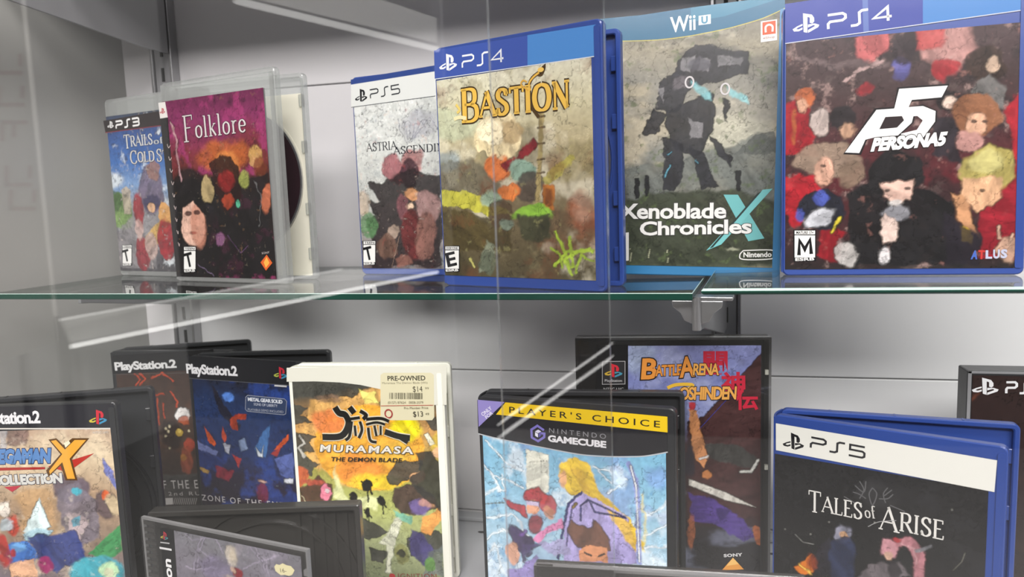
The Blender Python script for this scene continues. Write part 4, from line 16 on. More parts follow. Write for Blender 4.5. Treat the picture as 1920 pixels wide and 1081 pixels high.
{'name':'game_case','label':'black open game case with a pale blue and yellow cover and yellow banner','cat':'game case','kind':'black','shape':'open','X':-0.1459,'Y':0.4823,'z':-0.32323,'yaw':0.1239,'W':0.135,'H':0.19,'T':0.007,'lean':0,'roll':0,'gain':1.2,'group':'game cases standing on the base deck','back':[-0.1452,0.4965,-0.0785,0.1385],'rect':[2.5,4,128.5,181],'art':[['g',[[0,'#2c2c30'],[0.1,'#74acc8'],[0.3,'#8cbcd4'],[0.5,'#a4c4d6'],[0.75,'#8aa8cc'],[1,'#6c90c0']],0.15],['n',18,0.8,0.5,'#d6e4ec',1],['n',9,0.6,0.6,'#5c94bc',0.7],['n',22,0.5,0.58,'#7c8cc4',1],['p',[(34.3,155.3),(50.3,152.8),(49.6,127.7),(44,121.8),(33.3,125.9)],'#dcdcca',3,0.95,2],['s',[(36.7,146.2),(48.9,148.2)],0.3,'#8a8a7c',1,0.8,1],['s',[(44.9,148.3),(44.3,129.8)],0.3,'#9a9a8c',1,0.6,1],['s',[(0.6,146.9),(11.3,131.6),(30.7,128.3)],1.6,'#e4eef2',4,0.85,14],['s',[(5.4,158.1),(16.1,145.6),(29.7,138.9)],1.7,'#e4eef2',4,0.85,14],['s',[(0.9,119.6),(12.4,123.6),(19.4,121.7),(18.5,135.1)],1.7,'#e4eef2',4,0.85,14],['s',[(8.6,134.1),(11,123.5)],1.7,'#e4eef2',4,0.85,14],['s',[(78.9,149),(91.5,147.7),(101.3,141),(93.7,132.6)],1.6,'#e4eef2',4,0.85,14],['s',[(86.4,144.6),(93.8,139),(103.8,143.8)],1.4,'#e4eef2',4,0.85,14],['s',[(3.1,103.3),(17.4,107.8),(29.8,102.6),(32.2,93.4)],1.7,'#e4eef2',4,0.85,14],['s',[(-0.6,83.4),(12.8,96.3),(23.9,92.3)],1.7,'#e4eef2',4,0.85,14],['s',[(0.4,72.4),(9.5,84.8),(14.4,64.7)],1.7,'#e4eef2',4,0.85,14],['s',[(115.7,117.3),(129,126.4)],1.6,'#e4eef2',4,0.85,14],['s',[(114.3,105.6),(128.9,113.9)],1.4,'#e4eef2',4,0.85,14],['e',97.6,139.4,5.7,6.5,0,'#c8dcec',8,0.8,12],['e',122,143.2,7.3,7.2,0,'#7490c8',14,0.6,12],['p',[(58.2,149.6),(68.7,152.5),(78.8,147.7),(83.6,131.4),(98.5,120.3),(110.7,107.7),(113.5,94),(103,93.8),(88.3,113.9),(73.2,127.7),(65.4,126.8),(60.3,131.5),(56.6,139)],'#e2c03c',4,1,7],['p',[(65.9,145.1),(73.7,145.9),(78.5,130.9),(73.2,127.7)],'#c8a034',5,0.6,6],['e',59.9,136.7,2.9,6,0,'#d8a478',4,0.95,5],['p',[(72.6,128.9),(86,124),(103.4,115.7),(110.3,84.4),(58.8,76.8),(59.6,105),(62.6,118.6)],'#a79ed0',3,1,3],['p',[(87.2,121.5),(105.8,110.9),(111.6,88.5),(103.1,97.7)],'#e0b83c',4,0.9,4],['s',[(72.6,129.2),(63.3,120),(59.6,105),(54.9,80.3)],1.4,'#2f3478',1.5,1,2],['s',[(71.5,109.2),(71.8,119.7),(77,124.2),(102.1,114.9),(81.3,116.3),(77.7,124)],0.9,'#2f3478',1.2,1,1],['s',[(65.9,119),(63.6,105.5),(60.4,86.4)],0.6,'#2f3478',1,0.9,1],['s',[(68.5,120.6),(66.5,117.8)],2.1,'#8c7430',2,1,2],['s',[(104.6,151.5),(108.7,141.8),(110.3,124.2),(110.3,85.7)],3.4,'#8c98cc',3,1,2],['s',[(105.8,150.3),(109.2,136.8),(110.6,85.8)],1.3,'#e4e8f0',2,1,1],['s',[(113.5,132.2),(113.9,117),(114.2,94)],1.2,'#e8d060',6,0.7,6],['p',[(16.4,117.9),(31.6,115),(34,105.8),(20.4,112.3)],'#b83c44',3,0.97,5],['e',40,121.3,9.3,6.2,0,'#a83038',4,0.97,16],['e',47.9,115.6,7,6.5,0,'#b0383c',5,0.9,14],['e',37.7,114.3,4.5,5.5,0,'#d89c78',4,0.97,5],['p',[(33.1,118.9),(42.6,118.9),(42.5,115.6),(33.2,115.7)],'#b4aac4',2,0.95,1],['e',39.4,102.4,5.3,6.5,0,'#8a3038',5,0.95,9],['s',[(-0.8,112.2),(17,115.4)],0.4,'#6c6448',1,0.9,0],['e',49.1,111.7,3.4,4.2,0,'#d09474',4,0.9,6],['p',[(36.9,89.9),(43.3,98.9),(58.4,108.8),(58.8,102.3),(47.3,96.7),(41.7,89.2)],'#d884b0',3,0.97,4],['p',[(40.3,89),(59.3,94.3),(64.3,84.3),(50.9,81)],'#a4a0c8',4,0.9,6],['e',28,90.1,10.5,7.9,0,'#3c3258',4,1,18],['s',[(28,92.8),(31,97.3)],2.5,'#6c4a94',4,0.9,7],['e',22,79.6,4.8,8.4,0,'#cf9c80',4,0.97,5],['p',[(27.9,87.3),(43,88),(31.7,79.7),(30.1,72.6)],'#453a66',3,0.95,9],['p',[(17.3,66.5),(27.3,70.8),(40,80.8),(40.9,64.4),(17.1,60.7)],'#8c80b8',4,0.97,7],['p',[(64.9,108.3),(76.6,104.6),(80.6,111.6),(85.6,104.4),(93.1,98.9),(91.6,89.5),(77.5,86.2),(67.2,92.7),(62.1,98.7)],'#6c4838',3,1,9],['p',[(69.7,87.8),(77.6,93.5),(89.1,91.8),(90.2,82.8),(69.5,79.7)],'#cf8c60',3,1,4],['s',[(73.6,87),(78.1,85.6)],0.9,'#2c201c',1.5,1,1],['s',[(83.2,85.7),(87.1,87.9)],0.9,'#2c201c',1.5,1,1],['s',[(114.2,96),(128.8,99.3)],1.6,'#e0e8ec',3,0.8,6]],'dec':[['P','header_band',[(-0.5,187.4),(130,184.8),(129.7,161.9),(113.8,157.9),(94.1,155.8),(73.9,155.2),(53.1,156.9),(31.7,159.3),(12.5,161.4),(-0.8,163.5)],'#232327'],['S','header_band',[(-0.8,163.2),(12.5,161.1),(31.7,159),(53.1,156.7),(73.9,154.9),(94.1,155.5),(113.8,157.6),(129.7,161.8)],0.78,'#b8bcc0',1],['P','header_band',[(20.4,186.9),(130,184.8),(129.9,174.6),(13.2,177.9)],'#e6c31e'],['P','header_band',[(-0.2,187.4),(19.9,187.1),(-0.2,168.1)],'#8e84c0'],['T','header_band',"PLAYER'S CHOICE",22.9,179.9,102.13,4.42,-0.0245,'#26241c',{'b':0.01,'sp':1.45}],['T','header_band','ONLY',3.3,175.9,9.25,2.53,0.6781,'#e0dcec',{'b':0.02}],['T','header_band','FOR',6,174.2,6.62,2.38,0.6677,'#e0dcec',{'b':0.02}],['T','console_logo','NINTENDO',51.1,168.2,38.82,3.26,-0.0283,'#8c8c90',{'sp':1.5}],['T','console_logo','GAMECUBE',50.1,162.2,39.91,4.42,-0.0251,'#e4e4e6',{'b':0.045,'sp':0.98}],['S','console_logo',[(47.5,169.5),(43,172.3),(38.6,169.3),(38.7,163.8),(43.1,161.6),(47.6,164.8),(47.7,167.2),(44.4,167.4)],1.56,'#7c74c0',0],['P','console_logo',[(41.2,168.2),(43.4,169.7),(45.5,168.6),(43.3,167.1)],'#d8d6ec'],['P','console_logo',[(41.2,167.8),(43.2,166.7),(43.1,164.2),(41.1,165.3)],'#e8e8f4'],['P','console_logo',[(45.5,168.2),(43.6,166.7),(43.5,164.2),(45.4,165.7)],'#5a529c']]},
{'name':'disc_jewel_case','label':'tall black jewel case standing behind, its cover lilac and maroon with orange lettering','cat':'disc case','kind':'smoke','shape':'jewel','X':-0.088,'Y':0.549,'z':-0.32323,'yaw':-0.0855,'W':0.1424,'H':0.2183,'T':0.007,'lean':0,'roll':0,'group':'game cases standing on the base deck','rect':[39,6,135,212.5],'art':[['g',[[0,'#8488b8'],[0.12,'#747cb0'],[0.25,'#8c94c0'],[0.36,'#4c3434'],[0.6,'#382a2a'],[0.75,'#242224'],[1,'#222124']],0.03],['n',24,0.5,0.52,'#aab0cc',2],['p',[(135.6,207.3),(136.2,74.6),(81.7,72.7),(82.2,154.9),(94.3,159.2)],'#452c2c',3,1,2],['n',14,0.35,0.6,'#2f2224',1],['e',48.3,203.3,12,12.6,0,'#a8b8c8',20,0.5,8],['p',[(81.7,79.3),(136.2,81.1),(136.4,39.7),(37.5,35.2),(39.8,180),(82.4,176)],'#222226',8,0.5,4],['p',[(83.3,165.5),(89.3,163.4),(92.2,146.5),(97.2,127.4),(94.1,118.7),(86.1,129.3)],'#c08458',3,1,4],['p',[(83.5,169.7),(87.9,169.3),(87.9,164.3),(83.9,163.8)],'#b02c2c',3,0.95,3],['s',[(91.1,126.2),(97.2,128.4)],2.1,'#c8c4c0',2,0.9,2],['e',96.1,114,3.6,3.1,0,'#b87848',3,0.95,4],['p',[(94.2,138),(118.2,138.4),(132,128.1),(133.1,119.6),(118.2,121.4),(98.2,127.4)],'#3c3c3a',4,0.97,5],['s',[(121.2,117.2),(128.1,117.3),(133.2,126)],2.6,'#dcdcd4',2,0.95,2],['p',[(82.9,110.9),(110.2,100.8),(132.2,89.6),(110.2,94.3),(82.9,105.5)],'#d6d2c8',2,1,1],['p',[(82.9,99),(102.1,95.2),(122.2,80.6),(132.3,67.9),(122.3,63.2),(102.1,75.6),(85.8,77.2)],'#503c84',4,0.97,7],['p',[(102.1,88.7),(114.2,86.9),(106.1,77.9)],'#3c2c68',4,0.8,5],['s',[(131.3,73.3),(134.7,61.5)],4.4,'#a86038',3,0.95,5],['e',84.7,68.4,2.9,13.2,0,'#a05c38',3,0.7,4],['s',[(91.2,149.7),(118.1,180.4)],0.4,'#3a44a0',1,0.8,0],['e',84,125,3.4,12.6,0,'#2a2830',4,0.9,6]],'dec':[['P','side_band',[(16,213.1),(39.5,213.4),(36.7,39.7),(12.4,37.3)],'#161719'],['P','side_band',[(20.1,200.6),(36.8,200.8),(36.5,183.4),(19.8,183.1)],'#2a2a2c'],['S','side_band',[(20.1,200.6),(37,200.8),(36.7,183.4),(19.8,183.1),(20.1,200.6)],0.44,'#a8a8a8',0],['P','console_logo',[(26.6,193.5),(23.8,192.7),(21.5,191.5),(22.2,190.2),(24.6,189.9),(26.5,190.6),(26.5,191.7),(24.6,191),(23.4,191.2),(24.1,191.9),(26.5,192.6)],'#c8a83c'],['P','console_logo',[(29.3,192.7),(32.5,192.7),(35,191.7),(34.4,190.5),(29.2,188.4),(29.2,189.8),(32.5,191.2),(32.8,191.7),(32,192),(29.2,191.2)],'#4488a0'],['P','console_logo',[(26.8,199),(29.1,198.2),(28.9,188.5),(27,189.2)],'#c02c38'],['P','console_logo',[(29.1,198.2),(31.3,197.5),(32.4,195.7),(32.4,193.8),(31.4,192.9),(30.2,193.4),(30.3,196.2),(29.1,196.7)],'#c02c38'],['T','console_logo','PlayStation',21.7,185.1,12.8,1.89,0,'#c8c8c8',{}],['T','console_logo','NTSC U/C',20.7,178.6,14.9,1.89,0.0067,'#b0b0b0',{}],['T','title_lettering','闘',94,190.8,17.4,17.56,0,'#b8263c',{'b':0.03,'fit':1}],['T','title_lettering','神',106.7,175.3,17.3,17.56,0.0116,'#b8263c',{'b':0.03,'fit':1}],['T','title_lettering','伝',117,164.1,16.1,16.36,0.0124,'#b8263c',{'b':0.03,'fit':1}],['T','title_lettering','B',48.5,186.9,12.21,15.98,0.0328,'#d88c3c',{'b':0.03,'out':'#241c1c','ow':0.07,'fit':1,'sh':0.12,'sp':0.86}],['T','title_lettering','ATTLE',59.1,189.4,19.72,8.4,0.0457,'#d88c3c',{'b':0.03,'out':'#241c1c','ow':0.07,'fit':1,'sh':0.12,'sp':0.86}],['T','title_lettering','A',76.8,188.2,11.28,15.54,0.1156,'#d88c3c',{'b':0.03,'out':'#241c1c','ow':0.07,'fit':1,'sh':0.12,'sp':0.86}],['T','title_lettering','RENA',86.4,190.3,18.7,8.82,0.0053,'#dca050',{'b':0.03,'out':'#241c1c','ow':0.07,'fit':1,'sh':0.12,'sp':0.86}],['S','title_lettering',[(67.9,180.6),(74.4,183.1),(85.6,183.2),(84,180.2),(78.4,179.8),(76.7,171.8)],2.52,'#e0b43c',1],['T','title_lettering','OSHINDEN',76.7,171.3,41.41,10.08,0.0193,'#dca050',{'b':0.03,'out':'#241c1c','ow':0.07,'fit':1,'sh':0.12,'sp':0.86}],['T','publisher_mark','SONY',108.5,49.9,13.88,2.42,0.1083,'#c8c8c8',{'b':0.05,'sp':1.1}],['P','publisher_mark',[(115.2,49.8),(123.1,40.8),(106.9,39.2)],'#d89440'],['P','publisher_mark',[(115.2,49.8),(119.5,44.9),(110.2,42.9)],'#e8b868']]},
{'name':'game_case','label':'blue open game case in the lower right with a black cover and white band','cat':'game case','kind':'blue','shape':'open','X':0.052,'Y':0.525,'z':-0.32323,'yaw':0.3979,'W':0.1345,'H':0.1715,'T':0.0065,'lean':0,'roll':0,'group':'game cases standing on the base deck','back':[0.0585,0.539,0.1326,0.1425],'rect':[1,4,125.5,144],'art':[['g',[[0,'#1f1f21'],[0.5,'#1c1c1e'],[1,'#222226']],0.1],['n',20,0.5,0.6,'#2c2c30',1],['e',64.3,128.5,12,8.4,0,'#38383a',14,0.6,10],['e',46.6,97.8,5.3,6.9,0,'#8c8c9c',4,0.95,14],['e',46.6,96.3,2.6,2.7,0,'#c89c74',3,0.9,4],['p',[(38.5,92.7),(52,94.6),(54.7,87.8),(52.4,69),(37.5,64.7),(33.1,82.2)],'#2c3450',5,0.95,9],['p',[(28.9,85.7),(38.5,94.2),(38.9,65.1),(27.7,65.2)],'#26242c',4,0.95,9],['p',[(16.2,65.1),(26.2,77.2),(27.7,65.2),(20.6,60.8)],'#e07c24',4,0.97,12],['e',24.8,72.2,3.8,6,0,'#8c3c1c',6,0.8,9],['s',[(19.1,67.5),(24.9,64.4)],1.6,'#f0c050',3,0.95,6],['e',73.9,94.4,5.9,6.3,0,'#c89098',4,0.97,9],['e',73.3,89.1,2.5,3,0,'#dcb49c',3,0.95,4],['s',[(78.8,99.3),(84.9,101.5),(90.6,94.4),(91.3,81)],6.6,'#b87c84',4,0.97,5],['s',[(80.7,99),(87.5,97.9),(89.5,88.4)],1.1,'#dca8ac',3,0.8,3],['p',[(57.6,76.6),(67.8,83.9),(80.4,85.9),(85.5,78.5),(55.1,69.7)],'#6c6468',4,0.9,9],['e',76.2,80.3,3.5,6,0,'#2c282c',4,0.9,6],['s',[(88.7,96.8),(97,101.8)],2,'#77777c',3,0.9,4],['e',77.5,100.8,2.7,1.4,0,'#b03438',3,0.9,6],['s',[(15.3,89.2),(20.4,85),(27.5,85.3)],0.6,'#a8a8a4',2,0.8,0],['s',[(109,89.5),(113.4,96.3),(114.9,102.3)],0.6,'#77766c',2,0.8,0],['e',25.3,91.9,0.6,0.6,0,'#c8c8c0',2,0.8,0],['e',8.4,91.4,0.6,0.6,0,'#c8c8c0',2,0.8,0],['e',37,103.3,0.6,0.6,0,'#c8c8c0',2,0.8,0],['e',64.7,109.6,0.5,0.6,0,'#c8c8c0',2,0.8,0],['e',107.3,127.8,0.5,0.6,0,'#c8c8c0',2,0.8,0]],'dec':[['P','header_band',[(1.6,165.6),(129.1,162.9),(128.4,143.5),(1.8,146.6)],'#e4e4dc'],['P','console_logo',[(11.5,154.6),(8.7,153.4),(6.2,151.9),(7.1,150.6),(9.6,150.4),(11.6,151.3),(11.6,152.5),(9.5,151.6),(8.2,151.8),(9,152.6),(11.6,153.6)],'#1a1a1e'],['P','console_logo',[(14.4,153.8),(17.8,154.1),(20.4,153.1),(19.8,151.7),(14.5,149),(14.5,150.6),(17.9,152.4),(18.1,152.9),(17.3,153.2),(14.4,152.1)],'#1a1a1e'],['P','console_logo',[(11.7,160.7),(14.1,159.9),(14.2,149.1),(12.2,149.7)],'#1a1a1e'],['P','console_logo',[(14.1,159.9),(16.4,159.3),(17.6,157.3),(17.7,155.3),(16.7,154.2),(15.4,154.7),(15.4,157.8),(14.1,158.3)],'#1a1a1e'],['L','console_logo','PS5',24.7,152.4,33.02,7.2,-0.0363,'#26262a',1.35],['S','cover_print',[(55.2,135.3),(57.9,130),(55.4,123.6)],0.7,'#5c5c5e',1],['S','cover_print',[(52.6,131.9),(57.9,128.6),(59,136.1)],0.75,'#5c5c5e',1],['S','cover_print',[(71.8,134.4),(69.4,129.6),(70.8,124.1)],0.7,'#5c5c5e',1],['S','cover_print',[(74.3,133.5),(69.4,128.1)],0.7,'#5c5c5e',1],['S','cover_print',[(63,132.5),(61.1,127.8),(63.2,121),(65.6,128.8),(63,132.5)],0.75,'#5c5c5e',1],['S','cover_print',[(51.4,127.2),(55.3,126.6),(59.3,124.5)],0.75,'#5c5c5e',1],['S','cover_print',[(66.9,126.1),(71.9,127.2),(75,130.8)],0.75,'#5c5c5e',1],['S','cover_print',[(46.1,123.1),(52.8,120.1)],0.7,'#5c5c5e',1],['S','cover_print',[(73.3,123.2),(82,120.9)],0.7,'#5c5c5e',1],['T','title_lettering','^TALES',24.1,109.8,33.1,10.8,0.006,'#e2e0da',{'serif':1,'th':0.15}],['T','title_lettering','of',59.3,111.8,6.17,7.82,0.1465,'#d6d4ce',{'serif':1,'th':0.13}],['T','title_lettering','^ARISE',68.1,108.1,35.3,11.7,-0.0057,'#e2e0da',{'serif':1,'th':0.15}],['S','cover_print',[(60.9,106),(67.3,110.8),(77.2,114)],0.45,'#9a9a9a',1]]},
{'name':'boxed_game','label':'thick black carton at the right edge with a plain dark red cover','cat':'game box','kind':'black','shape':'slab','X':0.1907,'Y':0.5885,'z':-0.32323,'yaw':0,'W':0.14,'H':0.19,'T':0.0105,'lean':0,'roll':0,'step':0.9,'group':'game cases standing on the base deck','rect':[3,2,138,187],'art':[['g',[[0,'#30211f'],[0.3,'#2c1e1e'],[1,'#241c1c']],0.1],['n',30,0.5,0.55,'#3a2622',1],['s',[(-0.2,153.8),(0.5,166.8),(7.2,174.2)],1.3,'#7a4430',8,0.7,4]],'dec':[['P','console_logo',[(9.1,178.9),(5.7,177.8),(2.8,176.2),(3.8,174.7),(6.9,174.5),(9.3,175.4),(9.2,176.7),(6.8,175.8),(5.2,176),(6.1,176.8),(9.2,177.8)],'#e8e8ea'],['P','console_logo',[(12.7,178),(16.8,178.1),(20,177),(19.3,175.5),(12.8,172.8),(12.8,174.5),(16.9,176.3),(17.2,176.9),(16.1,177.2),(12.7,176.1)],'#e8e8ea'],['P','console_logo',[(9.1,185.4),(12.1,184.6),(12.5,172.9),(10,173.6)],'#e8e8ea'],['P','console_logo',[(12.1,184.6),(14.9,183.8),(16.5,181.6),(16.6,179.4),(15.4,178.3),(13.8,178.9),(13.7,182.2),(12.1,182.8)],'#e8e8ea'],['L','console_logo','PS4',24.9,174.4,23.41,8,0.0299,'#e4e4e6',1.6]]},
{'name':'disc_jewel_case','label':'dark jewel case in front at the bottom centre, only its top edge in view','cat':'disc case','kind':'smoke','shape':'jewel','X':-0.0877,'Y':0.3829,'z':-0.32323,'yaw':-0.0506,'W':0.1445,'H':0.1215,'T':0.0045,'lean':0,'roll':0,'group':'game cases standing on the base deck','dec':[]}
]
CAM = {'f': 1399.44, 'M': [[0.9712461, 0.2356056, -0.0342212], [0.0053506, 0.122102, 0.9925031], [-0.2380178, 0.9641479, -0.1173304]]}
random.seed(4)
scn = bpy.context.scene
COL = scn.collection
ZA, ZB = -0.06123, -0.32323          # tops of the glass shelf and of the base deck, camera height is 0

# ---------------------------------------------------------------- helpers
def hexlin(h, k=1.0):
    h = h.lstrip('#'); c = [int(h[i:i+2], 16)/255 for i in (0, 2, 4)]
    return [min(.9, k*(v/12.92 if v <= .04045 else ((v+.055)/1.055)**2.4)) for v in c]
def link(o, parent=None):
    COL.objects.link(o)
    if parent is not None: o.parent = parent
    return o
def mesh_obj(name, verts, faces, mat, parent=None, mats=None, fm=None, smooth=False):
    me = bpy.data.meshes.new(name); me.from_pydata([tuple(v) for v in verts], [], faces); me.update()
    for m in (mats or [mat]): me.materials.append(m)
    if fm: me.polygons.foreach_set('material_index', fm)
    if smooth: me.polygons.foreach_set('use_smooth', [True]*len(me.polygons))
    return link(bpy.data.objects.new(name, me), parent)
class MB:
    def __init__(s): s.v = []; s.f = []; s.m = []
    def add(s, v, f, m=0, M=None):
        n = len(s.v); s.v += [tuple(M @ Vector(p)) if M else tuple(p) for p in v]
        s.f += [tuple(n+i for i in q) for q in f]; s.m += [m]*len(f); return s
    def box(s, x0, y0, z0, x1, y1, z1, m=0, M=None):
        v = [(x0,y0,z0),(x1,y0,z0),(x1,y1,z0),(x0,y1,z0),(x0,y0,z1),(x1,y0,z1),(x1,y1,z1),(x0,y1,z1)]
        return s.add(v, [(0,3,2,1),(4,5,6,7),(0,1,5,4),(1,2,6,5),(2,3,7,6),(3,0,4,7)], m, M)
    def loft(s, loops, m=0, cap=(True, True), M=None):
        n = len(loops[0]); v = [p for l in loops for p in l]; f = []
        for i in range(len(loops)-1):
            for j in range(n):
                k = (j+1) % n
                f.append((i*n+j, i*n+k, (i+1)*n+k, (i+1)*n+j))
        if cap[0]: f.append(tuple(range(n-1, -1, -1)))
        if cap[1]: f.append(tuple((len(loops)-1)*n+j for j in range(n)))
        return s.add(v, f, m, M)
    def build(s, name, mat, parent=None, mats=None, smooth=False):
        o = mesh_obj(name, s.v, s.f, mat, parent, mats, s.m if mats else None, smooth)
        return o
def tag(o, label=None, cat=None, group=None, kind=None):
    if label: o['label'] = label
    if cat: o['category'] = cat
    if group: o['group'] = group
    if kind: o['kind'] = kind
    return o
def bevel(o, w=.0006, seg=2):
    b = o.modifiers.new('bevel', 'BEVEL'); b.width = w; b.segments = seg; b.limit_method = 'ANGLE'; return o

# ---------------------------------------------------------------- materials
def newmat(name):
    m = bpy.data.materials.new(name); m.use_nodes = True
    nt = m.node_tree; nt.nodes.clear()
    out = nt.nodes.new('ShaderNodeOutputMaterial'); return m, nt, out
def pmat(name, col, rough=.5, metal=0, coat=0, spec=.5, nscale=0, namp=0, bump=0, bscale=60):
    m, nt, out = newmat(name); b = nt.nodes.new('ShaderNodeBsdfPrincipled'); nt.links.new(b.outputs[0], out.inputs[0])
    c = tuple(col)+(1,)
    b.inputs['Base Color'].default_value = c; b.inputs['Roughness'].default_value = rough
    b.inputs['Metallic'].default_value = metal; b.inputs['Coat Weight'].default_value = coat
    b.inputs['Specular IOR Level'].default_value = spec
    tc = nt.nodes.new('ShaderNodeTexCoord')
    if namp:
        n = nt.nodes.new('ShaderNodeTexNoise'); n.inputs['Scale'].default_value = nscale; n.inputs['Detail'].default_value = 5
        nt.links.new(tc.outputs['Object'], n.inputs['Vector'])
        mx = nt.nodes.new('ShaderNodeMix'); mx.data_type = 'RGBA'
        mx.inputs['A'].default_value = tuple(v*(1-namp) for v in col)+(1,); mx.inputs['B'].default_value = tuple(min(1, v*(1+namp)) for v in col)+(1,)
        nt.links.new(n.outputs['Fac'], mx.inputs['Factor']); nt.links.new(mx.outputs['Result'], b.inputs['Base Color'])
    if bump:
        n = nt.nodes.new('ShaderNodeTexNoise'); n.inputs['Scale'].default_value = bscale
        nt.links.new(tc.outputs['Object'], n.inputs['Vector'])
        bp = nt.nodes.new('ShaderNodeBump'); bp.inputs['Strength'].default_value = bump; bp.inputs['Distance'].default_value = .001
        nt.links.new(n.outputs['Fac'], bp.inputs['Height']); nt.links.new(bp.outputs[0], b.inputs['Normal'])
    return m
def glassmat(name, tint=(1,1,1), ior=1.5, rough=.0, body=0, bodycol=(.6,.6,.6), gain=1.0):
    # thin clear sheet: Fresnel mix of see-through and mirror, with an optional milky body
    m, nt, out = newmat(name)
    tr = nt.nodes.new('ShaderNodeBsdfTransparent'); tr.inputs[0].default_value = tuple(tint)+(1,)
    gl = nt.nodes.new('ShaderNodeBsdfGlossy'); gl.inputs['Roughness'].default_value = rough
    # Schlick reflectance from the angle of view, the same from both sides of the sheet
    def mth(op, a, b_=None, clamp=False):
        q = nt.nodes.new('ShaderNodeMath'); q.operation = op; q.use_clamp = clamp
        for i, vv in enumerate((a, b_)):
            if vv is None: continue
            if isinstance(vv, (int, float)): q.inputs[i].default_value = vv
            else: nt.links.new(vv, q.inputs[i])
        return q.outputs[0]
    geo = nt.nodes.new('ShaderNodeNewGeometry'); dp = nt.nodes.new('ShaderNodeVectorMath'); dp.operation = 'DOT_PRODUCT'
    nt.links.new(geo.outputs['Incoming'], dp.inputs[0]); nt.links.new(geo.outputs['Normal'], dp.inputs[1])
    cosv = mth('ABSOLUTE', dp.outputs['Value']); k5 = mth('POWER', mth('SUBTRACT', 1.0, cosv, True), 5.0)
    f0 = ((ior-1)/(ior+1))**2*gain
    fac = mth('ADD', mth('MULTIPLY', k5, 1-f0), f0, True)
    base = tr.outputs[0]
    if body:
        df = nt.nodes.new('ShaderNodeBsdfDiffuse'); df.inputs[0].default_value = tuple(bodycol)+(1,)
        m1 = nt.nodes.new('ShaderNodeMixShader'); m1.inputs[0].default_value = body
        nt.links.new(base, m1.inputs[1]); nt.links.new(df.outputs[0], m1.inputs[2]); base = m1.outputs[0]
    mx = nt.nodes.new('ShaderNodeMixShader')
    nt.links.new(fac, mx.inputs[0]); nt.links.new(base, mx.inputs[1]); nt.links.new(gl.outputs[0], mx.inputs[2])
    nt.links.new(mx.outputs[0], out.inputs[0]); return m
def printmat(name, rough=.27, coat=.08):
    m, nt, out = newmat(name); b = nt.nodes.new('ShaderNodeBsdfPrincipled'); nt.links.new(b.outputs[0], out.inputs[0])
    a = nt.nodes.new('ShaderNodeAttribute'); a.attribute_name = 'ink'
    nt.links.new(a.outputs['Color'], b.inputs['Base Color'])
    b.inputs['Specular IOR Level'].default_value = .32; b.inputs['Roughness'].default_value = rough; b.inputs['Coat Weight'].default_value = coat; b.inputs['Coat Roughness'].default_value = .08
    tc = nt.nodes.new('ShaderNodeTexCoord'); n = nt.nodes.new('ShaderNodeTexNoise'); n.inputs['Scale'].default_value = 22
    nt.links.new(tc.outputs['Object'], n.inputs['Vector'])
    bp = nt.nodes.new('ShaderNodeBump'); bp.inputs['Strength'].default_value = .12; bp.inputs['Distance'].default_value = .002
    nt.links.new(n.outputs['Fac'], bp.inputs['Height']); nt.links.new(bp.outputs[0], b.inputs['Normal'])
    return m
M_PRINT = printmat('printed paper under film')
M_BLUE = pmat('blue polypropylene', (.018,.048,.22), .3, coat=.2, bump=.1, bscale=40)
M_CYAN = pmat('cyan polypropylene', (.02,.14,.30), .3, coat=.2)
M_BLACK = pmat('black polypropylene', (.016,.017,.019), .33, bump=.15, bscale=120)
M_BLACK2 = pmat('black disc tray plastic', (.012,.013,.016), .22, bump=.1, bscale=30)
M_SMOKE = pmat('smoked jewel case plastic', (.022,.021,.019), .25, coat=.2, bump=.2, bscale=50)
M_WHITE = pmat('white polypropylene', (.80,.80,.70), .4)
M_CREAM = pmat('cream booklet paper', (.62,.60,.50), .55, nscale=8, namp=.08)
M_DISC = pmat('dark printed disc', (.02,.008,.012), .18, coat=.5)
M_DISCG = pmat('silver disc rim', (.55,.55,.58), .2, metal=.9)
M_CLEAR = glassmat('clear polypropylene', (.86,.88,.87), 1.45, .12, body=.24, bodycol=(.55,.56,.55))
M_JEWEL = glassmat('clear jewel case plastic', (.95,.95,.95), 1.5, .04, body=.015, bodycol=(.5,.5,.5))
M_JEDGE = glassmat('jewel case edge plastic', (.6,.6,.6), 1.6, .1, body=.55, bodycol=(.36,.36,.36))
M_GLASS = glassmat('shelf glass', (.95,.97,.96), 1.5, .012, gain=1.25)
M_PANE = glassmat('showcase door glass', (.985,.98,.985), 1.52, .0, gain=1.45)
M_EDGE = pmat('green glass edge', (.004,.04,.027), .25, coat=0, spec=.25, nscale=25, namp=.35)
M_ARRIS = pmat('ground glass arris', (.42,.55,.50), .2)
M_PEDGE = glassmat('polished pane edge', (.9,.92,.91), 1.5, .2, body=.38, bodycol=(.6,.63,.62))
M_WALL = pmat('light grey laminate panel', (.61,.60,.61), .5, nscale=3, namp=.05)
M_GROOVE = pmat('panel seam shadow gap', (.4,.4,.41), .7)
M_SIDE = pmat('grey painted side panel', (.36,.36,.34), .5, nscale=4, namp=.06)
M_DECK = pmat('grey painted steel deck', (.42,.43,.45), .4, nscale=5, namp=.05)
M_STEEL = pmat('brushed steel', (.42,.42,.43), .3, metal=.9, nscale=40, namp=.15)
M_STEELD = pmat('grey painted bracket steel', (.26,.26,.27), .38, metal=.3, nscale=30, namp=.12)
M_SLOT = pmat('dark slot', (.01,.01,.01), .8)
M_GREYCARD = pmat('poster board', (.5,.47,.45), .6)

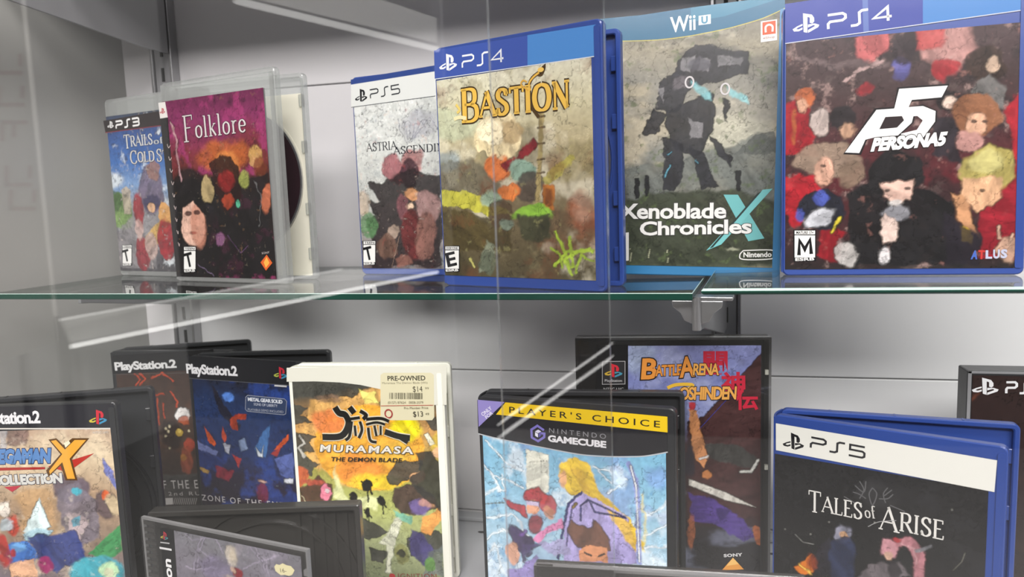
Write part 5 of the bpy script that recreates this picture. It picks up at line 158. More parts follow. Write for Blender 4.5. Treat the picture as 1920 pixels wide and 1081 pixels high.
# ---------------------------------------------------------------- painting printed sheets (numpy, in millimetres)
KC = 0.74
INKLINE = .5
def vnoise(X, Y, s, seed, octv=4):
    rs = np.random.RandomState(seed); out = 0; amp = 1; tot = 0
    for o in range(octv):
        g = rs.rand(64, 64); x = X/s*(2**o)+rs.rand()*30; y = Y/s*(2**o)+rs.rand()*30
        xi = np.floor(x).astype(int); yi = np.floor(y).astype(int); fx = x-xi; fy = y-yi
        fx = fx*fx*(3-2*fx); fy = fy*fy*(3-2*fy)
        a = g[xi % 64, yi % 64]; b = g[(xi+1) % 64, yi % 64]; c = g[xi % 64, (yi+1) % 64]; d = g[(xi+1) % 64, (yi+1) % 64]
        out = out + amp*((a*(1-fx)+b*fx)*(1-fy)+(c*(1-fx)+d*fx)*fy); tot += amp; amp *= .55
    return out/tot
def sstep(x): x = np.clip(x, 0, 1); return x*x*(3-2*x)
def sd_poly(X, Y, P):
    d = np.full(X.shape, 1e9); ins = np.zeros(X.shape, bool); n = len(P)
    for i in range(n):
        ax, ay = P[i]; bx, by = P[(i+1) % n]; ex, ey = bx-ax, by-ay; wx, wy = X-ax, Y-ay
        t = np.clip((wx*ex+wy*ey)/(ex*ex+ey*ey+1e-9), 0, 1)
        d = np.minimum(d, (wx-ex*t)**2+(wy-ey*t)**2)
        c = (ay > Y) != (by > Y)
        if abs(ey) > 1e-9: ins ^= c & (X < ex*(Y-ay)/ey+ax)
    d = np.sqrt(d); return np.where(ins, -d, d)
def sd_line(X, Y, P):
    d = np.full(X.shape, 1e9)
    for i in range(len(P)-1):
        ax, ay = P[i]; bx, by = P[i+1]; ex, ey = bx-ax, by-ay; wx, wy = X-ax, Y-ay
        t = np.clip((wx*ex+wy*ey)/(ex*ex+ey*ey+1e-9), 0, 1); d = np.minimum(d, (wx-ex*t)**2+(wy-ey*t)**2)
    return np.sqrt(d)
def paint(rect, prims, step, gain=1):
    x0, y0, x1, y1 = rect; nx = int((x1-x0)/step)+2; ny = int((y1-y0)/step)+2
    xs = np.linspace(x0, x1, nx); ys = np.linspace(y0, y1, ny); X, Y = np.meshgrid(xs, ys)
    im = np.zeros((ny, nx, 3)); V = (y1-Y)/(y1-y0)
    for k, p in enumerate(prims):
        t = p[0]; sd = 100+k*7
        if t == 'g':
            st = p[1]; vs = [a for a, _ in st]; cs = np.array([hexlin(c, 1) for _, c in st])
            vv = V+(vnoise(X, Y, 30, sd)-.5)*p[2]
            for c in range(3): im[..., c] = np.interp(vv, vs, cs[:, c])
            continue
        if t == 'n':
            sc, amp, thr, col = p[1:5]; sx = p[5] if len(p) > 5 else 1
            a = amp*sstep((vnoise(X/sx, Y, sc, sd, 5)-thr)/.18)
        else:
            jag = p[-1]; Xw, Yw = X, Y
            if jag:
                Xw = X+(vnoise(X, Y, jag*.9, sd, 4)-.5)*jag*.75; Yw = Y+(vnoise(X, Y, jag*.9, sd+3, 4)-.5)*jag*.75
            if t == 'e':
                _, cx, cy, rx, ry, rot, col, soft, al, _j = p; c, s = math.cos(rot), math.sin(rot)
                dx, dy = Xw-cx, Yw-cy; u = (dx*c+dy*s)/rx; v = (-dx*s+dy*c)/ry
                d = (np.sqrt(u*u+v*v)-1)*min(rx, ry)
            elif t == 'p':
                _, P, col, soft, al, _j = p; d = sd_poly(Xw, Yw, P)
            elif t == 's':
                _, P, w, col, soft, al, _j = p; d = sd_line(Xw, Yw, P)-w/2
            a = al*sstep(.5-d/max(soft*.42, .4))
        cl = np.array(hexlin(col, 1))
        if t in 'eps':   # cel-like tones inside each painted shape
            th = (k*1.7) % 3.14; q = vnoise((X*math.cos(th)+Y*math.sin(th))*.45, (Y*math.cos(th)-X*math.sin(th))*1.5, 8, sd+5, 4); tone = .88+.12*sstep((q-.43)/.04)+.16*sstep((q-.57)/.04)-.16*sstep((.40-q)/.04)
            cl = cl*tone[..., None]
        im = im*(1-a[..., None])+cl*a[..., None]
    # fine painterly grain and thin drawn contour lines of the print
    g = 1+(vnoise(X, Y, 2.2, 9, 3)-.5)*.35+(vnoise(X, Y, 6, 19, 3)-.5)*.3
    lw = INKLINE
    lu = np.sqrt(np.clip(im, 0, 1)).mean(2); gy, gx = np.gradient(lu); ed = sstep(np.hypot(gx, gy)*9-.35)
    im = im*(1-.55*ed[..., None])
    im = im*(1+.0*g[..., None])
    n1 = vnoise(X, Y, 11, 31, 4); n2 = vnoise(X, Y, 8, 57, 4)
    g = g*(1-lw*np.exp(-((n1-.5)/.011)**2)); g = g+lw*.6*np.exp(-((n2-.5)/.008)**2)*(n1 > .5)
    im = np.clip(im*g[..., None]*KC*gain, .004, .85)
    return X, Y, im
def sheet(name, rect, prims, parent, yoff, step=.5, mat=None, gain=1):
    X, Y, im = paint(rect, prims, step, gain); ny, nx = X.shape
    V = np.zeros((ny*nx, 3)); V[:, 0] = X.ravel()/1000; V[:, 2] = Y.ravel()/1000; V[:, 1] = yoff
    idx = np.arange(ny*nx).reshape(ny, nx)
    F = np.stack([idx[:-1, :-1], idx[:-1, 1:], idx[1:, 1:], idx[1:, :-1]], -1).reshape(-1, 4)
    me = bpy.data.meshes.new(name); me.vertices.add(len(V)); me.vertices.foreach_set('co', V.ravel())
    me.loops.add(F.size); me.loops.foreach_set('vertex_index', F.ravel())
    me.polygons.add(len(F)); me.polygons.foreach_set('loop_start', np.arange(0, F.size, 4)); me.update(calc_edges=True)
    a = me.color_attributes.new('ink', 'FLOAT_COLOR', 'POINT')
    a.data.foreach_set('color', np.concatenate([im.reshape(-1, 3), np.ones((ny*nx, 1))], 1).ravel())
    me.materials.append(mat or M_PRINT); return link(bpy.data.objects.new(name, me), parent)

# ---------------------------------------------------------------- flat printed shapes: lettering, logos, stickers
GL = {  # serif letter skeletons: (advance, strokes); stroke = (points, kind) with kind t = stem, n = hairline, c = curve
 'A': (.8, [([(0,0),(.4,1)],'n'), ([(.36,1),(.78,0)],'t'), ([(.13,.34),(.62,.34)],'n'), ([(-.08,0),(.12,0)],'f'), ([(.64,0),(.92,0)],'f')]),
 'B': (.68, [([(.12,0),(.12,1)],'t'), ([(.12,1),(.4,1),(.56,.9),(.56,.64),(.4,.53),(.12,.53)],'c'), ([(.4,.53),(.62,.42),(.64,.14),(.44,0),(.12,0)],'c'), ([(-.02,1),(.14,1)],'f'), ([(-.02,0),(.14,0)],'f')]),
 'C': (.74, [([(.7,.76),(.64,.94),(.4,1),(.16,.88),(.04,.5),(.16,.12),(.42,0),(.62,.06),(.72,.22)],'c'), ([(.7,.7),(.7,1)],'f')]),
 'D': (.8, [([(.12,0),(.12,1)],'t'), ([(.12,1),(.42,1),(.66,.86),(.74,.5),(.66,.14),(.42,0),(.12,0)],'c'), ([(-.02,1),(.14,1)],'f'), ([(-.02,0),(.14,0)],'f')]),
 'E': (.62, [([(.12,0),(.12,1)],'t'), ([(.12,1),(.54,1)],'n'), ([(.12,.53),(.44,.53)],'n'), ([(.12,0),(.58,0)],'n'), ([(.54,.82),(.54,1.02)],'f'), ([(.58,-.02),(.6,.2)],'f'), ([(-.02,1),(.14,1)],'f'), ([(-.02,0),(.14,0)],'f')]),
 'F': (.58, [([(.12,0),(.12,1)],'t'), ([(.0,1),(.54,1)],'n'), ([(.12,.53),(.42,.53)],'n'), ([(.54,.82),(.54,1.02)],'f'), ([(-.02,0),(.26,0)],'f')]),
 'G': (.8, [([(.7,.76),(.64,.94),(.4,1),(.16,.88),(.04,.5),(.16,.12),(.42,0),(.68,.08)],'c'), ([(.7,.04),(.7,.42)],'t'), ([(.52,.42),(.82,.42)],'f')]),
 'I': (.3, [([(.14,0),(.14,1)],'t'), ([(0,1),(.28,1)],'f'), ([(0,0),(.28,0)],'f')]),
 'L': (.58, [([(.12,0),(.12,1)],'t'), ([(.12,0),(.54,0)],'n'), ([(.55,-.02),(.57,.2)],'f'), ([(-.02,1),(.26,1)],'f'), ([(-.02,0),(.14,0)],'f')]),
 'N': (.84, [([(.12,0),(.12,1)],'n'), ([(.1,1),(.7,0)],'t'), ([(.7,0),(.7,1)],'n'), ([(-.02,1),(.14,1)],'f'), ([(0,0),(.24,0)],'f'), ([(.58,1),(.82,1)],'f')]),
 'O': (.84, [([(.42,1),(.16,.88),(.05,.5),(.16,.12),(.42,0),(.68,.12),(.79,.5),(.68,.88),(.42,1)],'c')]),
 'R': (.74, [([(.12,0),(.12,1)],'t'), ([(.12,1),(.42,1),(.58,.88),(.58,.62),(.42,.5),(.12,.5)],'c'), ([(.36,.5),(.7,0)],'t'), ([(-.02,1),(.14,1)],'f'), ([(-.02,0),(.26,0)],'f'), ([(.62,0),(.82,0)],'f')]),
 'S': (.6, [([(.52,.78),(.46,.94),(.28,1),(.1,.88),(.1,.68),(.3,.52),(.5,.36),(.52,.14),(.32,0),(.12,.05),(.04,.24)],'c'), ([(.53,.72),(.53,1)],'f'), ([(.04,0),(.04,.28)],'f')]),
 'T': (.68, [([(.34,0),(.34,1)],'t'), ([(.0,1),(.68,1)],'n'), ([(.0,.8),(.0,1.02)],'f'), ([(.68,.8),(.68,1.02)],'f'), ([(.2,0),(.48,0)],'f')]),
 'o': (.52, [([(.25,.6),(.08,.5),(.04,.3),(.08,.1),(.25,0),(.42,.1),(.46,.3),(.42,.5),(.25,.6)],'c')]),
 'f': (.36, [([(.14,0),(.14,.85),(.24,1),(.4,.95)],'c'), ([(.0,.6),(.32,.6)],'n'), ([(.04,0),(.28,0)],'f')]),
 'l': (.26, [([(.12,0),(.12,1.05)],'t'), ([(0,1.05),(.13,1.05)],'f'), ([(0,0),(.26,0)],'f')]),
 'k': (.54, [([(.12,0),(.12,1.05)],'t'), ([(.12,.25),(.42,.6)],'n'), ([(.22,.36),(.5,0)],'t'), ([(0,1.05),(.13,1.05)],'f'), ([(0,0),(.24,0)],'f'), ([(.34,.6),(.52,.6)],'f')]),
 'r': (.4, [([(.12,0),(.12,.6)],'t'), ([(.12,.42),(.24,.58),(.38,.58)],'c'), ([(0,.6),(.13,.6)],'f'), ([(0,0),(.26,0)],'f')]),
 'e': (.48, [([(.06,.32),(.42,.32),(.4,.5),(.25,.6),(.08,.5),(.04,.3),(.08,.1),(.26,0),(.42,.1)],'c')]),
 ' ': (.3, []),
}
PSG = {
 'P': [[(0,0),(0,.36),(.12,.5),(.82,.5),(1,.64),(1,.86),(.84,1),(0,1)]],
 'S': [[(0,0),(.34,0),(.5,.12),(.5,.88),(.66,1),(1,1)]],
 '3': [[(0,1),(.84,1),(1,.88),(1,.62),(.86,.5),(.1,.5)], [(.86,.5),(1,.38),(1,.12),(.84,0),(0,0)]],
 '4': [[(.8,0),(.8,1),(0,.3),(1,.3)]],
 '5': [[(1,1),(.06,1),(.06,.56),(.86,.56),(1,.44),(1,.12),(.86,0),(0,0)]],
}
def ribbon(P, w, closed=False):
    # polygons along a polyline of widths w (number or per point), mitred
    n = len(P); L = []; R = []
    W = w if isinstance(w, (list, tuple)) else [w]*n
    for i in range(n):
        a = P[i-1] if i else (P[-2] if closed else P[i]); b = P[(i+1)] if i < n-1 else (P[1] if closed else P[i])
        d1 = (P[i][0]-a[0], P[i][1]-a[1]); d2 = (b[0]-P[i][0], b[1]-P[i][1])
        def nm(d):
            l = math.hypot(*d); return (d[0]/l, d[1]/l) if l > 1e-9 else None
        d1 = nm(d1); d2 = nm(d2); d1 = d1 or d2; d2 = d2 or d1
        t = (d1[0]+d2[0], d1[1]+d2[1]); l = math.hypot(*t) or 1; t = (t[0]/l, t[1]/l)
        c = max(.5, t[0]*d1[0]+t[1]*d1[1]); h = W[i]/2/c; nx, ny = -t[1]*h, t[0]*h
        L.append((P[i][0]+nx, P[i][1]+ny)); R.append((P[i][0]-nx, P[i][1]-ny))
    v = L+R; f = [(i, n+i, n+i+1, i+1) for i in range(n-1)]
    return v, f
def smooth_pts(P, k=5):
    out = []; n = len(P)
    for i in range(n-1):
        p0 = P[max(i-1, 0)]; p1 = P[i]; p2 = P[i+1]; p3 = P[min(i+2, n-1)]
        for j in range(k):
            t = j/k
            out.append(tuple(.5*((2*p1[c])+(-p0[c]+p2[c])*t+(2*p0[c]-5*p1[c]+4*p2[c]-p3[c])*t*t+(-p0[c]+3*p1[c]-3*p2[c]+p3[c])*t**3) for c in (0, 1)))
    out.append(tuple(P[-1])); return out
def serif_text(txt, thick, grow):
    V = []; F = []; x = 0
    def put(v, f):
        n = len(V); V.extend(v); F.extend([tuple(n+i for i in q) for q in f])
    for ci, ch in enumerate(txt):
        sc = 1.0
        if ch == '^': continue
        big = ci and txt[ci-1] == '^'
        adv, st = GL[ch]; sc = 1.32 if big else 1.0
        for P, kd in st:
            P = [(x+p[0]*sc, (p[1]*sc-(.14 if big else 0))) for p in P]
            if kd == 'c':
                P = smooth_pts(P, 4); W = []
                for i in range(len(P)):
                    a = P[max(i-1, 0)]; b = P[min(i+1, len(P)-1)]; l = math.hypot(b[0]-a[0], b[1]-a[1]) or 1
                    W.append(thick*(.42+.62*abs((b[1]-a[1])/l))+grow)
                put(*ribbon(P, W))
            else: put(*ribbon(P, {'t': thick, 'n': thick*.45, 'f': thick*.42}[kd]*(1.1 if big else 1)+grow))
        x += (adv+.12)*sc
    return V, F, x-.12
TEXTCACHE = {}
def font_text(txt, off, shear, space):
    key = (txt, off, shear, space)
    if key in TEXTCACHE: return TEXTCACHE[key]
    cu = bpy.data.curves.new('lettering', 'FONT'); cu.body = txt; cu.size = 1; cu.offset = off; cu.shear = shear; cu.space_character = space
    cu.resolution_u = 3; cu.fill_mode = 'FRONT'
    o = bpy.data.objects.new('lettering', cu); COL.objects.link(o)
    dg = bpy.context.evaluated_depsgraph_get(); dg.update()
    me = bpy.data.meshes.new_from_object(o.evaluated_get(dg))
    V = [(v.co.x, v.co.y) for v in me.vertices]; F = [tuple(p.vertices) for p in me.polygons]
    COL.objects.unlink(o); bpy.data.objects.remove(o); bpy.data.curves.remove(cu); bpy.data.meshes.remove(me)
    TEXTCACHE[key] = (V, F); return V, F
def decal_shapes(d):
    # -> list of (verts2d in mm, faces, colour)
    t = d[0]
    if t == 'T':
        _, part, txt, x, y, w, h, ang, col, o = d
        res = []
        for pas in ((1, o['out']) if o.get('out') else None, (0, col)):
            if not pas: continue
            grow = o.get('ow', .05) if pas[0] else 0
            if o.get('serif'):
                V, F, wd = serif_text(txt, o.get('th', .13), grow); bx0, bx1, by0, by1 = 0, wd, 0, 1
            else:
                V, F = font_text(txt, o.get('b', 0)+grow*.6, o.get('sh', 0), o.get('sp', 1))
                B, _ = font_text(txt, o.get('b', 0), o.get('sh', 0), o.get('sp', 1))
                bx0 = min(v[0] for v in B); bx1 = max(v[0] for v in B); by0 = 0 if not o.get('fit') else min(v[1] for v in B); by1 = max(v[1] for v in B)
            c, s = math.cos(ang), math.sin(ang); sx = w/(bx1-bx0); sy = h/(by1-by0); sk = o.get('skew', 0)
            VV = []
            for vx, vy in V:
                u = (vx-bx0)*sx; v = (vy-by0)*sy; u += v*sk
                VV.append((x+u*c-v*s, y+u*s+v*c))
            res.append((VV, F, pas[1]))
        return res
    if t == 'L':
        _, part, txt, x, y, w, h, ang, col, lw = d; n = len(txt); cw = w/(n+.28*(n-1)); V = []; F = []
        c, s = math.cos(ang), math.sin(ang)
        for i, ch in enumerate(txt):
            for P in PSG[ch]:
                v, f = ribbon([(i*cw*1.28+p[0]*cw, p[1]*h) for p in P], lw); k = len(V)
                V += v; F += [tuple(k+j for j in q) for q in f]
        return [([(x+a*c-b*s, y+a*s+b*c) for a, b in V], F, col)]
    if t == 'P':
        return [(d[2], [tuple(range(len(d[2])))], d[3])]
    if t == 'S':
        v, f = ribbon(smooth_pts(d[2], 5) if d[5] else d[2], d[3]); return [(v, f, d[4])]
    if t == 'E':
        _, part, cx, cy, rx, ry, col, wd = d; N = 40; pts = [(cx+rx*math.cos(a*2*math.pi/N), cy+ry*math.sin(a*2*math.pi/N)) for a in range(N)]
        if wd: v, f = ribbon(pts+[pts[0]], wd, True); return [(v, f, col)]
        return [(pts, [tuple(range(N))], col)]
def decals(items, parent, y0):
    parts = {}; lay = 0
    for d in items:
        for V, F, col in decal_shapes(d):
            lay += 1; P = parts.setdefault(d[1], ([], [], [])); n = len(P[0]); y = y0-lay*.000016
            P[0].extend([(a/1000, y, b/1000) for a, b in V]); P[1].extend([tuple(n+i for i in f) for f in F]); P[2].extend([hexlin(col, min(1, KC*1.06))+[1]]*len(V))
    for nm, (V, F, C) in parts.items():
        me = bpy.data.meshes.new(nm); me.from_pydata(V, [], F); me.update()
        a = me.color_attributes.new('ink', 'FLOAT_COLOR', 'POINT'); a.data.foreach_set('color', np.array(C).ravel())
        me.materials.append(M_PRINT); link(bpy.data.objects.new(nm, me), parent)

# ---------------------------------------------------------------- game cases
def rrect(x0, z0, x1, z1, r, y, n=5):
    out = []
    for cx, cz, a0 in ((x1-r, z1-r, 0), (x0+r, z1-r, 90), (x0+r, z0+r, 180), (x1-r, z0+r, 270)):
        for i in range(n+1):
            a = math.radians(a0+90*i/n); out.append((cx+r*math.cos(a), y, cz+r*math.sin(a)))
    return out
def tray(name, W, H, T, mat, parent, M=None, rim=.0035, r=.004, flip=False, wall=.0013):
    # half shell: outer plate with a rim; outer face at y=0, rim reaches y=T (flip: outer face at y=T, open towards y=0)
    e = .0007; f = (lambda y: T-y) if flip else (lambda y: y)
    L = [rrect(e, e, W-e, H-e, r-e*.6, f(0)), rrect(0, 0, W, H, r, f(e)), rrect(0, 0, W, H, r, f(T-e)), rrect(e, e, W-e, H-e, r-e*.6, f(T)),
         rrect(rim-e, rim-e, W-rim+e, H-rim+e, max(r-rim+.001, .0012), f(T)), rrect(rim, rim, W-rim, H-rim, max(r-rim+.001, .001), f(T-e)),
         rrect(rim, rim, W-rim, H-rim, max(r-rim+.001, .001), f(wall))]
    b = MB(); b.loft(L, M=M); o = b.build(name, mat, parent); return o
def sheet_plane(c, root):
    pass
def build_case(c):
    root = bpy.data.objects.new(c['name'], None); COL.objects.link(root)
    root.empty_display_size = .02
    root.matrix_world = Matrix.Translation((c['X'], c['Y'], c['z'])) @ Matrix.Rotation(-c['yaw'], 4, 'Z') @ Matrix.Rotation(-c.get('lean', 0), 4, 'X') @ Matrix.Rotation(c.get('roll', 0), 4, 'Y')
    tag(root, c['label'], c['cat'], c.get('group'))
    W, H, T = c['W'], c['H'], c['T']; mat = {'blue': M_BLUE, 'clear': M_CLEAR, 'black': M_BLACK, 'white': M_WHITE, 'cyan': M_CYAN}.get(c['kind'])
    kind = c['kind']
    if c['shape'] in ('open', 'closed'):
        tray('front_cover', W, H, T, mat, root)
        if c['shape'] == 'closed':
            M = Matrix.Translation((0, T+.0003, 0)); tray('back_cover', W, H, T, mat, root, M=M, flip=True)
            b = MB(); b.loft([rrect(-.0006, .002, .0012, H-.002, .0008, y) for y in (.001, 2*T-.001)]); b.build('spine', mat, root)
            if kind == 'clear':
                b = MB(); b.box(.004, T*.8, .004, W-.006, T*1.3, H-.016); b.build('booklet', M_BLACK2, root)
        else:
            # back half in root space
            bx, by, byaw, BW = c['back']; d = Vector((bx-c['X'], by-c['Y'], 0)); d.rotate(Matrix.Rotation(c['yaw'], 3, 'Z'))
            M = Matrix.Translation(d) @ Matrix.Rotation(c['yaw']-byaw, 4, 'Z')
            tray('back_cover', BW, H, T, mat, root, M=M, flip=True)
            p0 = Vector((0, 0, 0)); p1 = M @ Vector((0, T, 0)); n = 6; L = []
            for z in (.0015, H-.0015):
                ring = []
                for off in (0, .0013):
                    for i in range(n+1):
                        t = i/n if off == 0 else 1-i/n; q = p0.lerp(p1, t); k = math.sin(math.pi*t)*.0015
                        ring.append((q.x-k+off, q.y, z))
                L.append(ring)
            b = MB(); b.loft(L); b.build('spine', mat, root)
            # disc tray details inside the back half (faces the viewer)
            cx, cz = BW*.49, H*.5
            if kind == 'clear':
                b = MB(); b.box(.004, T-.0022, .003, BW-.006, T-.0016, H-.016, M=M); b.build('back_sheet', M_CREAM, root)
            tm = M_BLACK2 if kind in ('black',) else (M_CREAM if kind == 'clear' else mat)
            def circ(r, y, N=56, cz=cz): return [(cx+r*math.cos(2*math.pi*i/N), y, cz+r*math.sin(2*math.pi*i/N)) for i in range(N)]
            b = MB(); yb = T-.0013
            for r0 in (.0615, .058, .050, .034): b.loft([circ(r0, yb), circ(r0, yb-.0011), circ(r0-.0009, yb-.0011), circ(r0-.0009, yb)], M=M, cap=(False, False))
            b.build('disc_well', tm, root)
            b = MB(); b.loft([circ(.011, yb), circ(.0105, yb-.003), circ(.0072, yb-.0034), circ(.007, yb-.0042), circ(.001, yb-.0042)], M=M); b.build('disc_hub', tm, root)
            if c.get('disc'):
                b = MB(); y = yb-.0028; b.loft([circ(.0595, y+.0012), circ(.0595, y), circ(.0076, y), circ(.0076, y+.0012)], M=M, cap=(False, False)); ds = b.build('disc', M_DISC, root)
                b = MB(); b.loft([circ(.060, y+.0011), circ(.060, y-.0001), circ(.0582, y-.0001), circ(.0582, y+.0011)], M=M, cap=(False, False)); b.build('disc_edge', M_DISCG, ds)
                b = MB(); b.loft([circ(.017, y), circ(.017, y-.0002), circ(.0078, y-.0002)], M=M, cap=(False, False)); b.build('disc_label_ring', M_DISCG, ds)
            for zz in (.022, .06, H-.06, H-.022):
                b = MB(); b.box(BW-.0075, T*.35, zz-.005, BW-.0032, T-.001, zz+.005, M=M); bevel(b.build('latch', mat, root), .0005)
            for q in (.3, .66):
                b = MB(); b.box(.008, T-.003, H*q, .0105, T*.3, H*(q+.06), M=M); bevel(b.build('booklet_clip', mat, root), .0004)
            for fx in (.22, .5, .78):
                b = MB(); b.box(BW*fx-.0006, .0008, H-.0002, BW*fx+.0006, T-.0008, H+.0003, M=M); b.build('seam_notch', mat, root)
        if kind == 'clear':   # the paper's white reverse behind the printed sheet
            x0, z0, x1, z1 = c['rect']; b = MB(); b.box(x0/1000, .0010, z0/1000, x1/1000, .0013, z1/1000); b.build('sheet_backing', M_BLACK2, root)
        # raised rim on the opening edge of the front cover
        b = MB(); b.loft([rrect(W-.0052, .004, W-.0012, H-.004, .0012, y) for y in (.0002, -.0007)]); b.build('edge_rib', mat, root)
    elif c['shape'] == 'jewel':
        e = .0016; D = 2*T
        # clear box: front window and a frame round it
        b = MB(); b.box(0, 0, 0, W, .0011, H); b.build('clear_front', M_JEWEL, root)
        b = MB(); b.box(0, .0012, H-e, W, T, H); b.box(0, .0012, 0, W, T, e); b.box(W-e, .0012, e, W, T, H-e); b.box(0, .0012, e, e, T, H-e); b.build('lid_frame', M_JEDGE, root)
        if c.get('back'):
            bx, by, byaw, BW = c['back']; d = Vector((bx-c['X'], by-c['Y'], 0)); d.rotate(Matrix.Rotation(c['yaw'], 3, 'Z'))
            M = Matrix.Translation(d) @ Matrix.Rotation(c['yaw']-byaw, 4, 'Z')
        else: M = Matrix.Translation((0, T+.0004, 0)); BW = W
        BT = c.get('BT', D-T)
        tray('disc_tray', BW, H, BT, M_SMOKE, root, M=M, rim=.004, r=.0016, flip=True)
        b = MB()
        for i in range(int(H/.0045)): b.box(.0014, .0014, .003+i*.0045, .0105, .0024, .0052+i*.0045)
        b.build('ribbed_hinge_strip', M_SMOKE, root)
        if c.get('back'):
            cx, cz = BW*.55, H*.5; b = MB(); yb = BT-.0015
            def circ(r, y, N=56): return [(cx+r*math.cos(2*math.pi*i/N), y, cz+r*math.sin(2*math.pi*i/N)) for i in range(N)]
            for r0 in (.061, .05): b.loft([circ(r0, yb), circ(r0, yb-.002), circ(r0-.0012, yb-.002), circ(r0-.0012, yb)], M=M, cap=(False, False))
            for k in range(5): b.box(BW-.045+k*.008, yb-.0016, .03, BW-.042+k*.008, yb, H-.006, M=M)
            b.build('tray_ribs', M_SMOKE, root)
            b = MB(); b.loft([circ(.0105, yb), circ(.0105, yb-.003), circ(.007, yb-.0042)], M=M); b.build('disc_hub', M_SMOKE, root)
        for zz in (H*.12, H*.88) + ((H*.55,) if H > .2 else ()):
            b = MB(); b.box(W-.0042, .0013, zz-.0018, W-.0018, .0035, zz+.0018); b.build('retaining_tab', M_WHITE if H > .2 else M_JEDGE, root)
    elif c['shape'] == 'slab':
        b = MB(); b.box(0, 0, 0, W, 2*T, H); bevel(b.build('carton', M_BLACK, root), .0012, 2)
        b = MB(); b.box(.0, -.0004, 0, .0025, .0, H); b.box(0, -.0004, H-.0018, W, 0, H); bevel(b.build('foil_edge', M_STEELD, root), .0002, 1)
    y0 = c.get('sy', -.00035)
    if c.get('rect'):
        sh = sheet('cover_sheet', c['rect'], c['art'], root, y0, c.get('step', .5), None, c.get('gain', 1))
        if c['shape'] == 'open' and False: pass
    if c.get('dec'): decals(c['dec'], root, y0-.00002)
    return root
for c in DATA: build_case(c)

# ---------------------------------------------------------------- the display cabinet
def struct(o): o['kind'] = 'structure'; return o
YW = .7098
b = MB(); zc = [-1.25, -.62, ZB-.0005+.006, -.1693, .1227, .415, .70]
for i in range(len(zc)-1): b.box(-.60, YW, zc[i]+.0006, 1.05, YW+.016, zc[i+1]-.0006)
b2 = struct(bevel(b.build('wall_back', M_WALL), .0008, 2))
b = MB(); b.box(-.60, YW+.0035, -1.25, 1.05, YW+.017, .70); struct(b.build('trim_1', M_GROOVE))
b = MB(); b.box(-.616, .345, -1.25, -.60, YW+.016, .70); struct(bevel(b.build('wall_left', M_SIDE), .001))
b = MB(); b.box(1.05, .345, -1.25, 1.066, YW+.016, .70); struct(b.build('wall_right', M_SIDE))
# base deck with peg holes near its back edge
b = MB(); b.box(-.598, .350, ZB-.03, 1.048, YW-.001, ZB)
deck = b.build('base_deck', M_DECK); tag(deck, 'grey steel base deck under the lower row of game cases', 'shelf')
b = MB(); b.box(-.60, YW-.016, ZB+.0004, 1.05, YW-.0012, ZB+.0045); bevel(b.build('rear_lip', M_DECK, deck), .001)
for k in range(11):
    x = -.5+.136*k+.023; b = MB(); b.loft([[(x+.004*math.cos(a*.5236), .672+.0018*math.sin(a*.5236), z) for a in range(12)] for z in (ZB+.0002, ZB+.0006)]); b.build('peg_hole', M_SLOT, deck)

def glass_shelf(corners, z, th, label, arris=.0006, roll=0, zc=0):
    # corners: outline (counter-clockwise) of the sheet; big faces clear, rim polished green
    n = len(corners); f = lambda x: z+(x-zc)*roll
    e = arris; cx = sum(p[0] for p in corners)/n; cy = sum(p[1] for p in corners)/n
    ins = [(p[0]+(e if p[0] < cx else -e), p[1]+(e if p[1] < cy else -e)) for p in corners]
    L = [[(x, y, f(x)-th) for x, y in ins], [(x, y, f(x)-th+e) for x, y in corners], [(x, y, f(x)-e) for x, y in corners], [(x, y, f(x)) for x, y in ins]]
    b = MB(); b.loft(L); m = [0 if i >= 3*n else (2 if i >= 2*n else 1) for i, q in enumerate(b.f)]
    b.m = m; o = b.build('glass_shelf', None, None, mats=[M_GLASS, M_EDGE, M_ARRIS]); tag(o, label, 'shelf', 'glass shelf sheets of the upper row'); return o
glass_shelf([(-.562, .487), (-.0015, .4745), (.0185, .698), (-.562, .698)], ZA, .0046, 'long glass shelf sheet with dark green edge under the clear cases', .0004)
glass_shelf([(.0035, .447), (.95, .452), (.95, .698), (.0262, .698)], ZA+.006, .0036, 'shorter right glass shelf sheet under the red and black cover', .0013)
b = MB(); b.box(-.598, .352, -1.25, 1.048, .364, ZB-.031); tag(bevel(b.build('kick_panel', M_DECK), .001), 'grey steel front panel below the base deck', 'panel')
b = MB(); b.box(-3, -3.2, -1.27, 3, 1.0, -1.25); struct(b.build('floor', pmat('grey vinyl floor', (.3,.29,.28), .4, nscale=3, namp=.1)))
b = MB(); b.box(-3, -3.22, -1.25, 3, -3.2, 1.5); struct(b.build('wall_opposite', pmat('dark shop wall', (.10,.095,.09), .7, nscale=2, namp=.3)))  # unseen wall added so the doors mirror something dark
# slotted standards
def standard(x, label, w=.019, z0=-.62, z1=.70, slots=True):
    r = bpy.data.objects.new('slotted_standard', None); COL.objects.link(r); r.location = (x, YW, 0); tag(r, label, 'shelf standard', 'slotted standards on the back wall')
    b = MB(); b.box(-w/2, -.010, z0, w/2, -.0005, z1); bevel(b.build('channel', M_STEELD, r), .0012)
    b = MB(); b.box(-w/2-.0035, -.0125, z0, -w/2-.0005, -.0005, z1); b.box(w/2+.0005, -.0125, z0, w/2+.0035, -.0005, z1); bevel(b.build('channel_lip', M_STEEL, r), .0005)
    n = 0; z = z0+.02
    b = MB()
    while z < z1-.02: b.box(-.0018, -.0104, z, .0018, -.0100, z+.014); z += .0254
    b.build('slot', M_SLOT, r)
    return r
standard(-.5435, 'grey slotted steel standard in the left rear corner behind the clear cases')
standard(.0275, 'grey slotted steel standard behind the tall black long box')
standard(.62, 'grey slotted steel standard out past the right side')
